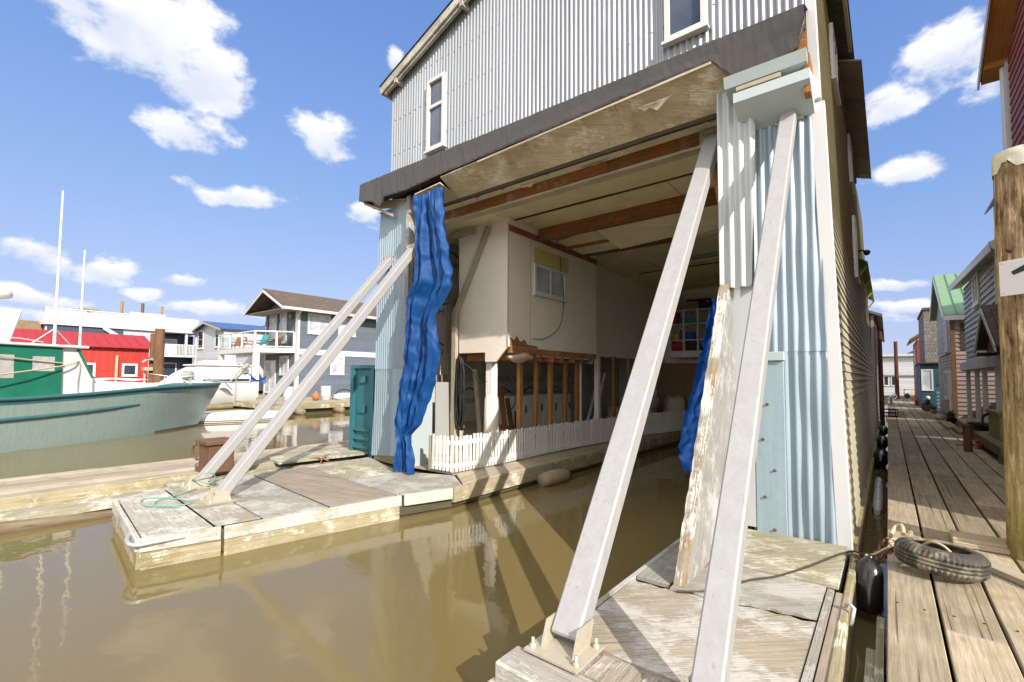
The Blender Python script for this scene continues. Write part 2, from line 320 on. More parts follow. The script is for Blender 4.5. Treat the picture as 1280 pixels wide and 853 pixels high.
# ------------------------------------------------------------------ mesh building
V3 = Vector
Z = V3((0, 0, 1))
ORG = {}            # world origin of every empty / mesh root
class MB:
    def __init__(s): s.v = []; s.f = []; s.uv = []; s.t = []; s.sm = []
    def face(s, pts, uv, tint=.5, smooth=False):
        i = len(s.v); s.v += [tuple(p) for p in pts]; s.f.append(tuple(range(i, i+len(pts)))); s.uv.append(uv); s.t.append(tint); s.sm.append(smooth)
    def grid(s, rows, tint=None, smooth=True, closed_u=False, closed_v=False):
        """rows of points, shared vertices"""
        tint = random.random() if tint is None else tint
        i0 = len(s.v); nv = len(rows); nu = len(rows[0])
        for r in rows: s.v += [tuple(p) for p in r]
        lu = [0]
        for k in range(1, nv+1): lu.append(lu[-1] + (V3(rows[k % nv][0])-V3(rows[k-1][0])).length)
        lv = [0]
        for k in range(1, nu+1): lv.append(lv[-1] + (V3(rows[0][k % nu])-V3(rows[0][k-1])).length)
        for a in range(nv if closed_v else nv-1):
            for b in range(nu if closed_u else nu-1):
                a2, b2 = (a+1) % nv, (b+1) % nu
                s.f.append((i0+a*nu+b, i0+a*nu+b2, i0+a2*nu+b2, i0+a2*nu+b))
                s.uv.append([(lu[a], lv[b]), (lu[a], lv[b+1]), (lu[a+1], lv[b+1]), (lu[a+1], lv[b])]); s.t.append(tint); s.sm.append(smooth)
        return s
    def obox(s, c, ax, ay, az, tint=None):
        """oriented box from centre and half-vectors; grain along the longest axis"""
        tint = random.random() if tint is None else tint
        c, A = V3(c), [V3(ax), V3(ay), V3(az)]
        if A[0].cross(A[1]).dot(A[2]) < 0: A[2] = -A[2]
        ln = [a.length for a in A]; order = sorted(range(3), key=lambda k: -ln[k])
        for k in range(3):
            i, j = [(1, 2), (2, 0), (0, 1)][k]
            for sg in (1, -1):
                n, a, b = A[k]*sg, A[i], A[j]*sg
                pts = [c+n-a-b, c+n+a-b, c+n+a+b, c+n-a+b]
                sa, sb = ln[i], ln[j]
                loc = [(-sa, -sb), (sa, -sb), (sa, sb), (-sa, sb)]
                if order.index(i) > order.index(j): loc = [(y, x) for x, y in loc]
                s.face(pts, [(x, y+k*3.3) for x, y in loc], tint)
        return s
    def box(s, x0, x1, y0, y1, z0, z1, tint=None):
        return s.obox(((x0+x1)/2, (y0+y1)/2, (z0+z1)/2), ((x1-x0)/2, 0, 0), (0, (y1-y0)/2, 0), (0, 0, (z1-z0)/2), tint)
    def bar(s, p0, p1, w, h, upv=Z, tint=None):
        """beam from p0 to p1; w sideways, h along upv"""
        p0, p1 = V3(p0), V3(p1); d = p1-p0; u = V3(upv)
        side = d.cross(u)
        if side.length < 1e-5: side = d.cross(V3((1, 0, 0)))
        side.normalize(); u = side.cross(d).normalized()
        return s.obox((p0+p1)/2, d/2, side*w/2, u*h/2, tint)
    def prism(s, pts, ext, tint=None):
        """planar polygon extruded by ext"""
        tint = random.random() if tint is None else tint
        P = [V3(p) for p in pts]; e = V3(ext)
        n = V3((0, 0, 0))
        for i in range(len(P)): n += (P[i]-P[0]).cross(P[(i+1) % len(P)]-P[0])
        if n.dot(e) > 0: P.reverse()
        d = max(((P[i]-P[j]) for i in range(len(P)) for j in range(i)), key=lambda x: x.length).normalized()
        n.normalize(); d2 = n.cross(d)
        fl = lambda p: ((p-P[0]).dot(d), (p-P[0]).dot(d2))
        s.face(P, [fl(p) for p in P], tint)
        Q = [p+e for p in reversed(P)]; s.face(Q, [fl(p) for p in Q], tint)
        for i in range(len(P)):
            a, b = P[i], P[(i+1) % len(P)]; L_ = (b-a).length; E_ = e.length
            uv = [(0, 0), (0, E_), (L_, E_), (L_, 0)] if L_ > E_ else [(0, 0), (E_, 0), (E_, L_), (0, L_)]
            s.face([a, a+e, b+e, b], uv, tint)
        return s
    def tube(s, pts, r, n=8, tint=None, caps=True, smooth=True):
        P = [V3(p) for p in pts]; R = r if isinstance(r, (list, tuple)) else [r]*len(P)
        rows = []; prev = None
        for i, p in enumerate(P):
            d = (P[min(i+1, len(P)-1)]-P[max(i-1, 0)]).normalized()
            if prev is None:
                a = d.cross(Z) if abs(d.z) < .95 else d.cross(V3((1, 0, 0)))
            else: a = prev - d*prev.dot(d)
            a.normalize(); prev = a; b = d.cross(a)
            rows.append([p+(a*cos(2*pi*k/n)+b*sin(2*pi*k/n))*R[i] for k in range(n)])
        tint = random.random() if tint is None else tint
        s.grid(rows, tint, smooth, closed_u=True)
        if caps:
            s.face(list(reversed(rows[0])), [(cos(2*pi*k/n)*R[0], sin(2*pi*k/n)*R[0]) for k in range(n)], tint)
            s.face(rows[-1], [(cos(2*pi*k/n)*R[-1], sin(2*pi*k/n)*R[-1]) for k in range(n)], tint)
        return s
    def lathe(s, prof, c, axis=Z, n=20, tint=None, smooth=True, wob=None):
        """profile [(r, h)] turned round axis at c"""
        ax = V3(axis).normalized(); a = ax.orthogonal().normalized(); b = ax.cross(a); c = V3(c)
        rows = [[c+ax*h+(a*cos(2*pi*k/n)+b*sin(2*pi*k/n))*(r*(wob(k, n, h) if wob else 1)) for k in range(n)] for r, h in prof]
        return s.grid(rows, tint, smooth, closed_u=True)
    def lap(s, poly, org, su, n, pitch=.15, d=.018):
        """lap siding over a convex polygon given in (s, z)"""
        org, su, n = V3(org), V3(su).normalized(), V3(n).normalized()
        P = lambda a, z, o: org+su*a+Z*z+n*o
        flip = su.cross(Z).dot(n) < 0
        zs = [p[1] for p in poly]; z = min(zs); zt = max(zs)
        while z < zt-1e-4:
            z1 = min(z+pitch, zt); a0, b0 = span(poly, z+1e-4); a1, b1 = span(poly, z1-1e-4)
            t = random.random(); off = random.random()*9
            q = [P(a0, z, d), P(b0, z, d), P(b1, z1, .001), P(a1, z1, .001)]
            l = [P(a0, z, 0), P(b0, z, 0), P(b0, z, d), P(a0, z, d)]
            uq = [(a0+off, z), (b0+off, z), (b1+off, z1), (a1+off, z1)]; ul = [(a0+off, z-.02), (b0+off, z-.02), (b0+off, z), (a0+off, z)]
            if flip: q.reverse(); uq.reverse(); l.reverse(); ul.reverse()
            s.face(q, uq, t); s.face(l, ul, t)
            z = z1
        return s
    def corr(s, poly, org, su, n, pitch=.082, amp=.009, seg=8, laps=(), sheet_w=.74):
        """corrugated sheet over a convex polygon in (s, z); laps = heights where an upper sheet overlaps the lower"""
        org, su, n = V3(org), V3(su).normalized(), V3(n).normalized()
        P = lambda a, z, o: org+su*a+Z*z+n*o
        flip = su.cross(Z).dot(n) < 0
        a0 = min(p[0] for p in poly); a1 = max(p[0] for p in poly); N_ = max(2, int((a1-a0)/pitch*seg))
        sheets = sorted(laps)
        zb = [-1e9]+sheets+[1e9]
        for k in range(len(zb)-1):
            cols = []; per = max(4, round(sheet_w/((a1-a0)/N_)))
            for i in range(N_+1):
                a = a0+(a1-a0)*i/N_; z0, z1 = vspan(poly, min(max(a, a0+1e-4), a1-1e-4))
                z0, z1 = max(z0, zb[k]), min(z1, zb[k+1])
                if z1 < z0+.001: z1 = z0+.001
                o = amp*cos(2*pi*a/pitch)+amp
                nz = 7; o2 = .008 if k else 0
                cols.append([P(a, z0+(z1-z0)*j/nz, o+o2*(1-j/nz)+.0028*sin(a*7.3+z0+j*1.9)*sin(j*2.3+a*3.1)) for j in range(nz+1)])
                if (i % per == 0 and i) or i == N_:
                    lift = .0035*((i//per) % 2)
                    cc = [[V3(p)+n*lift for p in c] for c in cols]
                    s.grid(cc if flip else [list(reversed(c)) for c in cc], random.random(), True); cols = cols[-1:]
        return s
    def build(s, name, mat, parent=None, bevel=0, **kw):
        me = bpy.data.meshes.new(name)
        if parent is None:
            xs = [p[0] for p in s.v]; ys = [p[1] for p in s.v]; zs = [p[2] for p in s.v]
            o0 = V3(((min(xs)+max(xs))/2, (min(ys)+max(ys))/2, min(zs)))
        else: o0 = ORG[parent.name]
        me.from_pydata([(p[0]-o0.x, p[1]-o0.y, p[2]-o0.z) for p in s.v], [], s.f)
        uvl = me.uv_layers.new(name='UVMap'); k = 0
        flat = [c for u in s.uv for p in u for c in p]
        uvl.data.foreach_set('uv', flat)
        at = me.attributes.new('tint', 'FLOAT', 'FACE'); at.data.foreach_set('value', s.t)
        me.polygons.foreach_set('use_smooth', s.sm)
        me.materials.append(MATS[mat]); me.update()
        o = bpy.data.objects.new(name, me); COL.objects.link(o); ORG[o.name] = o0
        if parent is None: o.location = o0
        else: o.parent = parent
        if bevel:
            import bmesh
            bm = bmesh.new(); bm.from_mesh(me); bmesh.ops.remove_doubles(bm, verts=bm.verts, dist=1e-5); bm.to_mesh(me); bm.free()
            md = o.modifiers.new('bevel', 'BEVEL'); md.width = bevel; md.segments = 1; md.limit_method = 'ANGLE'; md.angle_limit = radians(40)
        if kw: tag(o, **kw)
        return o
def span(poly, z):
    xs = []
    for i in range(len(poly)):
        (a, b), (c, d) = poly[i], poly[(i+1) % len(poly)]
        if (b-z)*(d-z) <= 0 and b != d: xs.append(a+(c-a)*(z-b)/(d-b))
    return (min(xs), max(xs)) if xs else (0, 0)
def vspan(poly, a):
    return span([(q, p) for p, q in poly], a)
def tag(o, label=None, cat=None, group=None, kind=None):
    if label: o['label'] = label
    if cat: o['category'] = cat
    if group: o['group'] = group
    if kind: o['kind'] = kind
    return o
def thing(name, loc, label, cat, group=None):
    o = bpy.data.objects.new(name, None); COL.objects.link(o); o.location = loc; o.empty_display_size = .2
    ORG[o.name] = V3(loc); return tag(o, label, cat, group)
def copy_tree(root, loc, rz=0, label=None, scale=1):
    r = root.copy(); COL.objects.link(r); r.location = loc; r.rotation_euler = (0, 0, rz); r.scale = (scale,)*3
    ORG[r.name] = V3(loc)
    if label: r['label'] = label
    for ch in list(root.children):
        c = ch.copy(); COL.objects.link(c); c.parent = r
        for g in list(ch.children):
            d = g.copy(); COL.objects.link(d); d.parent = c
    return r
def window(parent, c, su, n, w, h, cols=1, rows=1, fw=.07, dep=.05, frame='trim_white', pane='glass_dark', sill=True, name='window', mw=.035, split=None):
    """frame with its pane as a child; c = centre on the wall's face"""
    c, su, n = V3(c), V3(su).normalized(), V3(n).normalized()
    m = MB(); P = lambda a, z, o: c+su*a+Z*z+n*o
    def b(a0, a1, z0, z1, o0=0, o1=dep): m.obox(P((a0+a1)/2, (z0+z1)/2, (o0+o1)/2), su*(a1-a0)/2, Z*(z1-z0)/2, n*(o1-o0)/2, .5)
    b(-w/2, -w/2+fw, -h/2, h/2); b(w/2-fw, w/2, -h/2, h/2)
    b(-w/2+fw, w/2-fw, h/2-fw, h/2); b(-w/2+fw, w/2-fw, -h/2, -h/2+fw)
    iw, ih = w-2*fw, h-2*fw
    for i in range(1, cols): x = -iw/2+iw*i/cols; b(x-mw/2, x+mw/2, -ih/2, ih/2, .0, dep-.008)
    ys = [split] if split else [i/rows for i in range(1, rows)]
    for f in ys:
        z = -ih/2+ih*f
        for i in range(cols):
            x0 = -iw/2+iw*i/cols+(mw/2 if i else 0); x1 = -iw/2+iw*(i+1)/cols-(mw/2 if i < cols-1 else 0)
            b(x0, x1, z-mw/2, z+mw/2, .0, dep-.012)
    if sill: b(-w/2-.03, w/2+.03, -h/2-.04, -h/2, -.0, dep+.03)
    f = m.build(name, frame, parent)
    p = MB(); p.obox(P(0, 0, .012), su*(iw/2+.002), Z*(ih/2+.002), n*.008, .5); p.build('pane', pane, f)
    return f
def lap_wall(parent, name, mat, poly, org, su, n, pitch=.15, d=.018, th=.1):
    """lap-sided wall with a solid board behind"""
    m = MB(); m.lap(poly, org, su, n, pitch, d)
    org, su, n = V3(org), V3(su).normalized(), V3(n).normalized()
    m.prism([org+su*a+Z*z-n*.004 for a, z in poly], -n*th)
    return m.build(name, mat, parent)
def sheet(f, nu, nv):
    return [[f(i/nu, j/nv) for j in range(nv+1)] for i in range(nu+1)]
def wiggle(pts, n=6):
    """Catmull-Rom through the points"""
    P = [V3(p) for p in pts]; out = []
    for i in range(len(P)-1):
        a, b, c, d = P[max(i-1, 0)], P[i], P[i+1], P[min(i+2, len(P)-1)]
        for k in range(n):
            t = k/n
            out.append(.5*((2*b)+(c-a)*t+(2*a-5*b+4*c-d)*t*t+(3*b-a-3*c+d)*t*t*t))
    return out+[P[-1]]
X1, Y1 = V3((1, 0, 0)), V3((0, 1, 0))
# ------------------------------------------------------------------ setting
m = MB(); m.face([(-900, -300, 0), (500, -300, 0), (500, 1100, 0), (-900, 1100, 0)], [(0, 0)]*4); m.build('water', 'water', kind='structure')
m = MB()   # far low shore
pts = [(-900, 60+i*0) for i in range(1)]
rows = [[], [], []]
for i in range(80):
    x = -800+i*16; y = 420+30*sin(i*.7); h = 4+2.5*sin(i*1.3)+2*sin(i*.37)
    rows[0].append((x, y, -.5)); rows[1].append((x, y+20, max(h, 2))); rows[2].append((x, y+80, -.5))
m.grid(rows); m.build('shore', 'leaf', kind='structure')

# ------------------------------------------------------------------ boathouse
bh = thing('boathouse', (-4.4, 5.9, .32), 'tall corrugated metal boathouse standing open over its flooded slip, propped by four steel braces', 'boathouse')
def mapv(m, f): m.v = [f(*p) for p in m.v]; return m
# upper gable front
RS, RX, RE = .35, -4.3, 8.2
gz = lambda x: RE+RS*(3.95-abs(x-RX))
m = MB(); m.corr([(-8.08, 6.15), (-.6, 6.15), (-.6, gz(-.6)), (RX, gz(RX)), (-8.08, gz(-8.08))], (0, 5.9, 0), X1, -Y1, .079, .0145)
m.build('front_wall', 'galv_front', bh)
m = MB(); m.prism([(x, 5.93, z) for x, z in [(-8.05, 6.1), (-.62, 6.1), (-.62, gz(-.6)), (RX, gz(RX)-.02), (-8.05, gz(-8.08)-.02)]], (0, .08, 0)); m.build('wall_framing', 'dark_timber', bh)
# screw heads on the sheet
m = MB()
for z in (6.75, 7.5, 8.25):
    for i in range(46):
        x = -7.95+i*.17*.94
        if z < gz(x)-.1: m.lathe([(.001, .034), (.008, .032), (.010, .02)], (x, 5.9, z+random.uniform(-.01, .01)), -Y1, 6)
tag(m.build('screw', 'grey_plain', bh), kind='stuff')
# roof
m = MB()
def roofsheet(xe, y0, y1, drop=0):
    n = int((y1-y0)/.012); a, b = [], []
    for i in range(n+1):
        y = y0+(y1-y0)*i/n; o = .01*cos(2*pi*y/.085)
        a.append((xe, y, RE+.05+o+drop)); b.append((RX, y, RE+.05+RS*abs(xe-RX)+o+drop))
    return [a, b]
m.grid(roofsheet(-8.27, 5.66, 17.6)); m.grid(roofsheet(-.33, 5.66, 17.6))
m.build('roof', 'corr_dirty', bh)
m = MB()
for sgn in (-1, 1):
    xe = RX+sgn*3.94
    m.bar((xe, 5.70, RE-.05), (RX+sgn*.0, 5.70, RE-.05+RS*3.94), .035, .15)
    m.bar((xe-sgn*.1, 5.755, RE-.10), (RX, 5.755, RE-.10+RS*3.84), .06, .10)
    for k in (.5, 2.4): m.bar((xe-sgn*k, 5.69, RE-.17+RS*k), (xe-sgn*k, 5.95, RE-.17+RS*k), .07, .1)
m.build('rake_board', 'ply_grey', bh)
m = MB(); m.box(-8.27, -8.2, 5.72, 17.4, RE-.09, RE+.03); m.build('eave_board', 'beam_pale', bh)
m = MB(); m.box(-.40, -.35, 5.72, 10.3, RE-.1, RE+.03); m.build('eave_board', 'beam_pale', bh)
# wider lower eave farther back on the right
m = MB()
n = 13
for i in range(n):
    y0 = 10.4+i*.5; m.prism([(-.62, y0, 8.09), (-.215, y0, 7.93+.012*(i % 3)), (-.215, y0+.49, 7.94+.01*(i % 2)), (-.62, y0+.49, 8.08)], (0, 0, .03))
m.box(-.6, -.56, 10.4, 16.9, 7.9, 8.0); m.build('side_eave', 'ply_brown', bh)
m = MB(); m.prism([(-.5, 14.3, 5.12), (-.31, 14.3, 4.98), (-.31, 21.8, 4.98), (-.5, 21.8, 5.12)], (0, 0, .03))
for k in range(4): m.bar((-.48, 14.6+k*2.3, 4.75), (-.33, 14.6+k*2.3, 4.97), .04, .05)
m.build('side_awning', 'planter_lime', bh)
m = MB(); m.tube([(-.5, 14.0, 5.2), (-.42, 14.0, 5.24), (-.36, 13.95, 5.2)], .02); m.lathe([(.02, 0), (.06, .06), (.07, .12), (.0, .13)], (-.36, 13.95, 5.2), (.5, -.6, -.6), 10); m.build('flood_lamp', 'plastic_black', bh)
# roof membrane folded over the head of the opening
def fl_bot(x):
    k = [(-8.65, 5.80), (-8.2, 5.70), (-7.9, 5.52), (-7.78, 5.70), (-7, 5.66), (-6.2, 5.70), (-4, 5.74), (-2.3, 5.77), (-1.5, 5.78), (-1.38, 5.62), (-1.2, 5.42), (-.9, 5.45), (-.58, 5.58)]
    for (a, b), (c, d) in zip(k, k[1:]):
        if a <= x <= c: return b+(d-b)*(x-a)/(c-a)
    return k[0][1]
rows = []; nx = 130
rr = random.Random(4); jit = [[rr.uniform(-1, 1) for _ in range(9)] for _ in range(nx+1)]
for i in range(nx+1):
    x = -8.65+(8.65-.575)*i/nx; zb = fl_bot(x); zt = 6.33-.02*(x+8)
    s1 = sin(x*3.1)*.4+sin(x*7.7+1)*.35+sin(x*15.1)*.15
    prof = [(5.885, zt), (5.865, zt-.01), (5.70, zt-.075+.008*s1), (5.545, zt-.15+.010*s1), (5.525+.008*s1, zt-.17), (5.515+.014*s1, (zt-.2)*.5+zb*.5), (5.50+.012*s1, zb+.03), (5.505+.012*s1, zb), (5.56, zb+.012)]
    rows.append([(x, y+.004*jit[i][k], z+.004*jit[i][k-1]) for k, (y, z) in enumerate(prof)])
m = MB(); m.grid(rows, .5, False)
m.prism([(-8.645, 5.88, 6.3), (-8.645, 5.54, 6.1), (-8.645, 5.5, 5.82), (-8.645, 5.9, 5.78)], (.01, 0, 0))
m.build('roof_membrane', 'membrane', bh)
m = MB(); m.bar((-8.6, 5.62, 5.78), (-7.72, 5.72, 5.36), .05, .05); m.bar((-8.62, 5.86, 5.82), (-7.5, 5.86, 5.62), .06, .16); m.build('torn_batten', 'beam_pale', bh)
m = MB(); m.box(-8.55, -.6, 5.66, 5.86, 5.9, 6.08); m.box(-8.1, -.6, 5.6, 5.7, 5.72, 5.9); m.build('head_beam', 'dark_timber', bh)
# soffit boards below the head
m = MB()
for x0, x1, zf, zf2 in [(-6.85, -6.15, 5.52, 5.56), (-6.14, -4.25, 5.66, 5.72), (-4.24, -2.75, 5.73, 5.75), (-2.74, -1.37, 5.755, 5.765)]:
    m.prism([(x0, 5.53, zf), (x1, 5.53, zf2), (x1+.03, 5.99, 5.40), (x0, 5.99, 5.40)], (0, .006, .022))
m.build('soffit_board', 'soffit_ply', bh)
rr = random.Random(12)
for k in range(9):          # ragged strips of torn lining
    x = -6.6+k*.58+rr.uniform(-.1, .1); y = rr.choice([5.6, 6.05, 6.1, 6.3]); l = rr.uniform(.25, .6); zz = 5.44 if y > 6 else 5.62; h = rr.uniform(.04, .13)
    m = MB(); m.prism([(x, y, zz), (x+l*.2, y+.01, zz-h*.6), (x+l*.35, y+.02, zz-h*.35), (x+l*.55, y+.01, zz-h), (x+l*.8, y, zz-h*.3), (x+l, y, zz)], (0, .012, .004)); m.build('torn_strip', ['ceiling_pale', 'soffit_ply', 'beam_pale'][k % 3], bh)
m = MB(); m.bar((-5.2, 5.50, 5.66), (-1.5, 5.50, 5.76), .02, .03); m.build('soffit_edge', 'beam_pale', bh)
m = MB(); m.bar((-6.7, 6.0, 5.40), (-1.45, 6.0, 5.40), .05, .09); m.build('soffit_batten', 'dark_timber', bh)
m = MB()
for x0, x1 in [(-7.2, -4.9), (-4.89, -2.9), (-2.89, -1.4)]: m.box(x0, x1, 6.03, 6.4, 5.46, 5.475)
m.box(-7.2, -1.4, 6.17, 6.185, 5.452, 5.465); m.build('porch_ceiling', 'ceiling_pale', bh)
m = MB(); m.box(-7.2, -4.4, 6.42, 6.56, 5.27, 5.47); m.box(-4.39, -3.3, 6.42, 6.56, 5.29, 5.47); m.box(-3.29, -1.4, 6.42, 6.56, 5.27, 5.47); m.build('lintel', 'beam_rust', bh)
m = MB(); m.box(-7.2, -1.4, 6.40, 6.58, 5.235, 5.27); m.build('lintel_cap', 'beam_pale', bh)
# ceiling
m = MB(); rr = random.Random(7)
ys = [6.6, 7.5, 8.35, 9.55, 11.0, 12.4, 13.8, 15.2, 16.5, 17.4]
for a, b in zip(ys, ys[1:]):
    xs = [-8.4, -6.1, -3.75, -.6] if rr.random() < .5 else [-8.4, -5.2, -2.8, -.6]
    for c, d in zip(xs, xs[1:]):
        if abs(a-8.35) < .01 and c < -4 and d > -5.3: d -= .0
        m.box(c+.006, d-.006, a+.006, b-.006, 5.40+rr.uniform(-.008, .008), 5.42)
m.build('ceiling', 'ceiling_cream', bh)
m = MB(); m.box(-8.4, -.6, 6.6, 17.4, 5.5, 5.56); m.build('upper_floor', 'dark_timber', bh)
m = MB()
for y in (7.5, 11.0, 13.8):
    m = MB(); m.box(-6.0, -.6, y-.02, y+.02, 5.375, 5.398); m.build('ceiling_batten', 'dark_timber', bh)
m = MB(); m.box(-5.95, -1.3, 8.30, 8.42, 5.12, 5.39); m.build('joist', 'beam_rust', bh)
m = MB(); m.box(-5.95, -3.3, 9.35, 9.45, 5.17, 5.39); m.build('joist', 'beam_rust', bh)
m = MB(); m.box(-5.95, -2.2, 10.3, 10.4, 5.2, 5.39); m.build('joist', 'beam_rust', bh)
m = MB(); m.prism([(-5.6, 8.5, 5.393), (-4.2, 8.5, 5.393), (-3.9, 8.9, 5.393), (-4.4, 9.3, 5.393), (-5.5, 9.2, 5.393)], (0, 0, .004)); m.build('hole_shade_sheet', 'dark_timber', bh)  # flat dark sheet colouring in a hole's darkness, the ceiling above is closed
m = MB(); m.prism([(-4.7, 8.45, 5.20), (-2.3, 8.45, 5.30), (-2.2, 9.2, 4.98), (-3.2, 9.45, 4.92), (-3.35, 9.3, 4.97), (-4.5, 9.35, 4.93)], (0, 0, .014)); m.build('sagging_panel', 'ceiling_cream', bh)
m = MB(); m.prism([(-5.9, 9.0, 5.26), (-4.9, 8.8, 5.3), (-4.75, 9.9, 5.12), (-5.85, 10.0, 5.16)], (0, 0, .014)); m.build('sagging_panel', 'ceiling_cream', bh)
m = MB(); m.prism([(-3.5, 9.5, 5.34), (-1.6, 9.4, 5.30), (-1.6, 10.2, 5.2), (-3.4, 10.3, 5.14)], (0, 0, .014)); m.build('sagging_panel', 'ceiling_cream', bh)
m = MB(); m.box(-4.3, -1.6, 12.62, 12.80, 5.30, 5.395); m.build('strip_light', 'grey_plain', bh)
m = MB(); m.tube([(-4.25, 12.71, 5.27), (-1.65, 12.71, 5.27)], .022); m.build('lamp_tube', 'lamp_tube', bpy.data.objects['strip_light'])
# right-hand side wall, leaning outwards towards the water
def lean(x, y, z): return (x-.0317*(z-.3), y, z)
m = MB(); m.lap([(5.97, .25), (22, .25), (22, 8.12), (5.97, 8.12)], (-.375, 0, 0), Y1, X1, .115, .022); m.box(-.5, -.385, 5.97, 22, .2, 8.15, .5)
mapv(m, lean); m.build('side_wall', 'siding_green', bh)
for y, z, h in ((12.6, 4.95, 1.3), (13.4, 7.2, 1.1), (9.2, 7.35, .9)):
    window(bh, (-.36-.0317*(z-.3), y, z), Y1, X1, .9, h, 2, 1)
m = MB()
m.bar((-.385, 5.925, .33), (-.515, 5.925, 5.10), .13, .10, upv=Y1); m.bar((-.53, 5.925, 5.14), (-.60, 5.925, 8.15), .10, .10, upv=Y1)
m.build('corner_trim', 'trim_fresh', bh, bevel=.006)
m = MB(); m.box(-.40, -.30, 5.9, 22, .12, .27); m.build('sill_board', 'timber_moss', bh)
# left outer wall and back wall
m = MB(); m.corr([(6.2, .3), (17.5, .3), (17.5, 5.7), (6.2, 5.7)], (-8.62, 0, 0), Y1, -X1, .085, .01, seg=5); m.corr([(5.92, 5.7), (17.5, 5.7), (17.5, 8.15), (5.92, 8.15)], (-8.06, 0, 0), Y1, -X1, .085, .01, seg=5); m.box(-8.64, -8.04, 6.0, 17.5, 5.68, 5.70); m.build('outer_wall', 'galv_front', bh)
m = MB(); m.prism([(x, 17.45, z) for x, z in [(-8.6, .3), (-.6, .3), (-.6, gz(-.6)-.03), (RX, gz(RX)-.03), (-8.05, 8.1), (-8.05, 5.7), (-8.6, 5.7)]], (0, .1, 0)); m.build('rear_wall', 'box_white', bh)
# left jamb: corrugated return wall with its corner post
A, B = V3((-8.60, 5.96, 0)), V3((-7.28, 5.80, 0)); su = (B-A).normalized(); nn = V3((su.y, -su.x, 0)); ln = (B-A).length
m = MB(); m.corr([(0, .42), (ln, .55), (ln-.06, 5.62), (.12, 5.62)], A, su, nn, .088, .017, laps=(2.25, 4.15)); m.build('jamb_wall', 'galv_paint', bh)
m = MB(); m.bar((-7.23, 5.72, .33), (-7.25, 5.76, 5.65), .11, .13, upv=Y1); m.build('corner_post', 'weathered_white', bh, bevel=.008)
m = MB(); m.prism([A+Z*.33-nn*.02, A+su*ln+Z*.33-nn*.02, A+su*ln+Z*.6-nn*.02, A+Z*.6-nn*.02], -nn*.06); m.build('jamb_sill', 'timber_moss', bh)
m = MB(); m.box(-7.27, -7.18, 5.84, 6.35, .35, 5.6); m.build('jamb_return', 'soffit_blue', bh)
# right jamb
m = MB(); m.corr([(-1.22, .36), (-.44, .40), (-.545, 5.05), (-1.22, 5.05)], (0, 5.9, 0), X1, -Y1, .098, .016, laps=(2.4,))
mapv(m, lambda x, y, z: (x, y+.012*sin(z*5+x*9)*(1 if x > -.7 else .3), z)); m.build('panel_wall', 'galv_paint', bh)
m = MB(); m.prism([(-1.25, 5.93, .35), (-.43, 5.93, .35), (-.56, 5.93, 5.4), (-1.25, 5.93, 5.4)], (0, .08, 0)); m.build('panel_framing', 'dark_timber', bh)
m = MB(); m.corr([(-1.50, 3.15), (-1.16, 3.15), (-1.10, 5.0), (-1.24, 5.5), (-1.50, 5.5)], (0, 5.76, 0), X1, -Y1, .115, .022)
m.corr([(5.76, 3.15), (6.4, 3.15), (6.4, 5.4), (5.76, 5.4)], (-1.5, 0, 0), Y1, -X1, .1, .012); m.corr([(5.76, 3.15), (5.9, 3.15), (5.9, 5.0), (5.76, 5.0)], (-1.14, 0, 0), Y1, X1, .1, .01)
m.build('jamb_cladding', 'jamb_white', bh)
m = MB(); m.box(-1.40, -1.185, 5.83, 5.86, .45, 3.2); m.box(-1.44, -1.40, 5.80, 5.9, .45, 3.2); m.build('jamb_strip', 'jamb_white', bh)
m = MB(); m.box(-1.18, -.885, 5.825, 5.858, .37, 2.30); m.build('blue_board', 'pale_blue', bh, bevel=.005)
m = MB(); m.box(-1.18, -.875, 5.79, 5.858, 2.302, 2.40); m.build('board_cap', 'soffit_blue', bh, bevel=.006)
for x, z in [(-1.05, 1.82), (-1.10, 1.43), (-.99, 1.10), (-1.09, .80), (-1.0, .46)]:
    m = MB(); m.lathe([(0, .022), (.012, .02), (.018, .0)], (x, 5.826, z), -Y1, 8); m.build('rusty_bolt', 'rusty', bh)
m = MB(); m.prism([(-1.27, 5.50, 5.30), (-1.27, 5.50, 5.19), (-1.27, 5.88, 4.985), (-1.27, 5.88, 5.4)], (.73, 0, 0), .5); m.prism([(-1.36, 5.46, 5.50), (-1.36, 5.5, 5.38), (-1.36, 5.85, 5.33), (-1.36, 5.85, 5.45)], (.80, 0, 0)); m.build('jamb_soffit', 'soffit_blue', bh)
m = MB(); m.bar((-1.24, 5.52, 5.345), (-.8, 5.52, 5.345), .03, .045); m.build('soffit_lath', 'beam_pale', bh)
m = MB(); m.prism([(-1.38, 5.53, 5.52), (-1.0, 5.53, 5.47), (-.56, 5.53, 5.50), (-.56, 5.53, 5.72), (-1.38, 5.53, 5.72)], (0, .04, 0)); m.box(-.60, -.545, 5.56, 5.9, 5.08, 5.5); m.build('rotten_board', 'beam_rust', bh)
# gable windows
window(bh, (-6.63, 5.876, 7.17), X1, -Y1, .50, 1.42, 1, 1, split=.62, fw=.065, dep=.07, pane='glass_blue', mw=.06)
window(bh, (-1.90, 5.876, 7.3), X1, -Y1, .52, 1.62, 1, 1, fw=.06, dep=.07, pane='glass_blue')
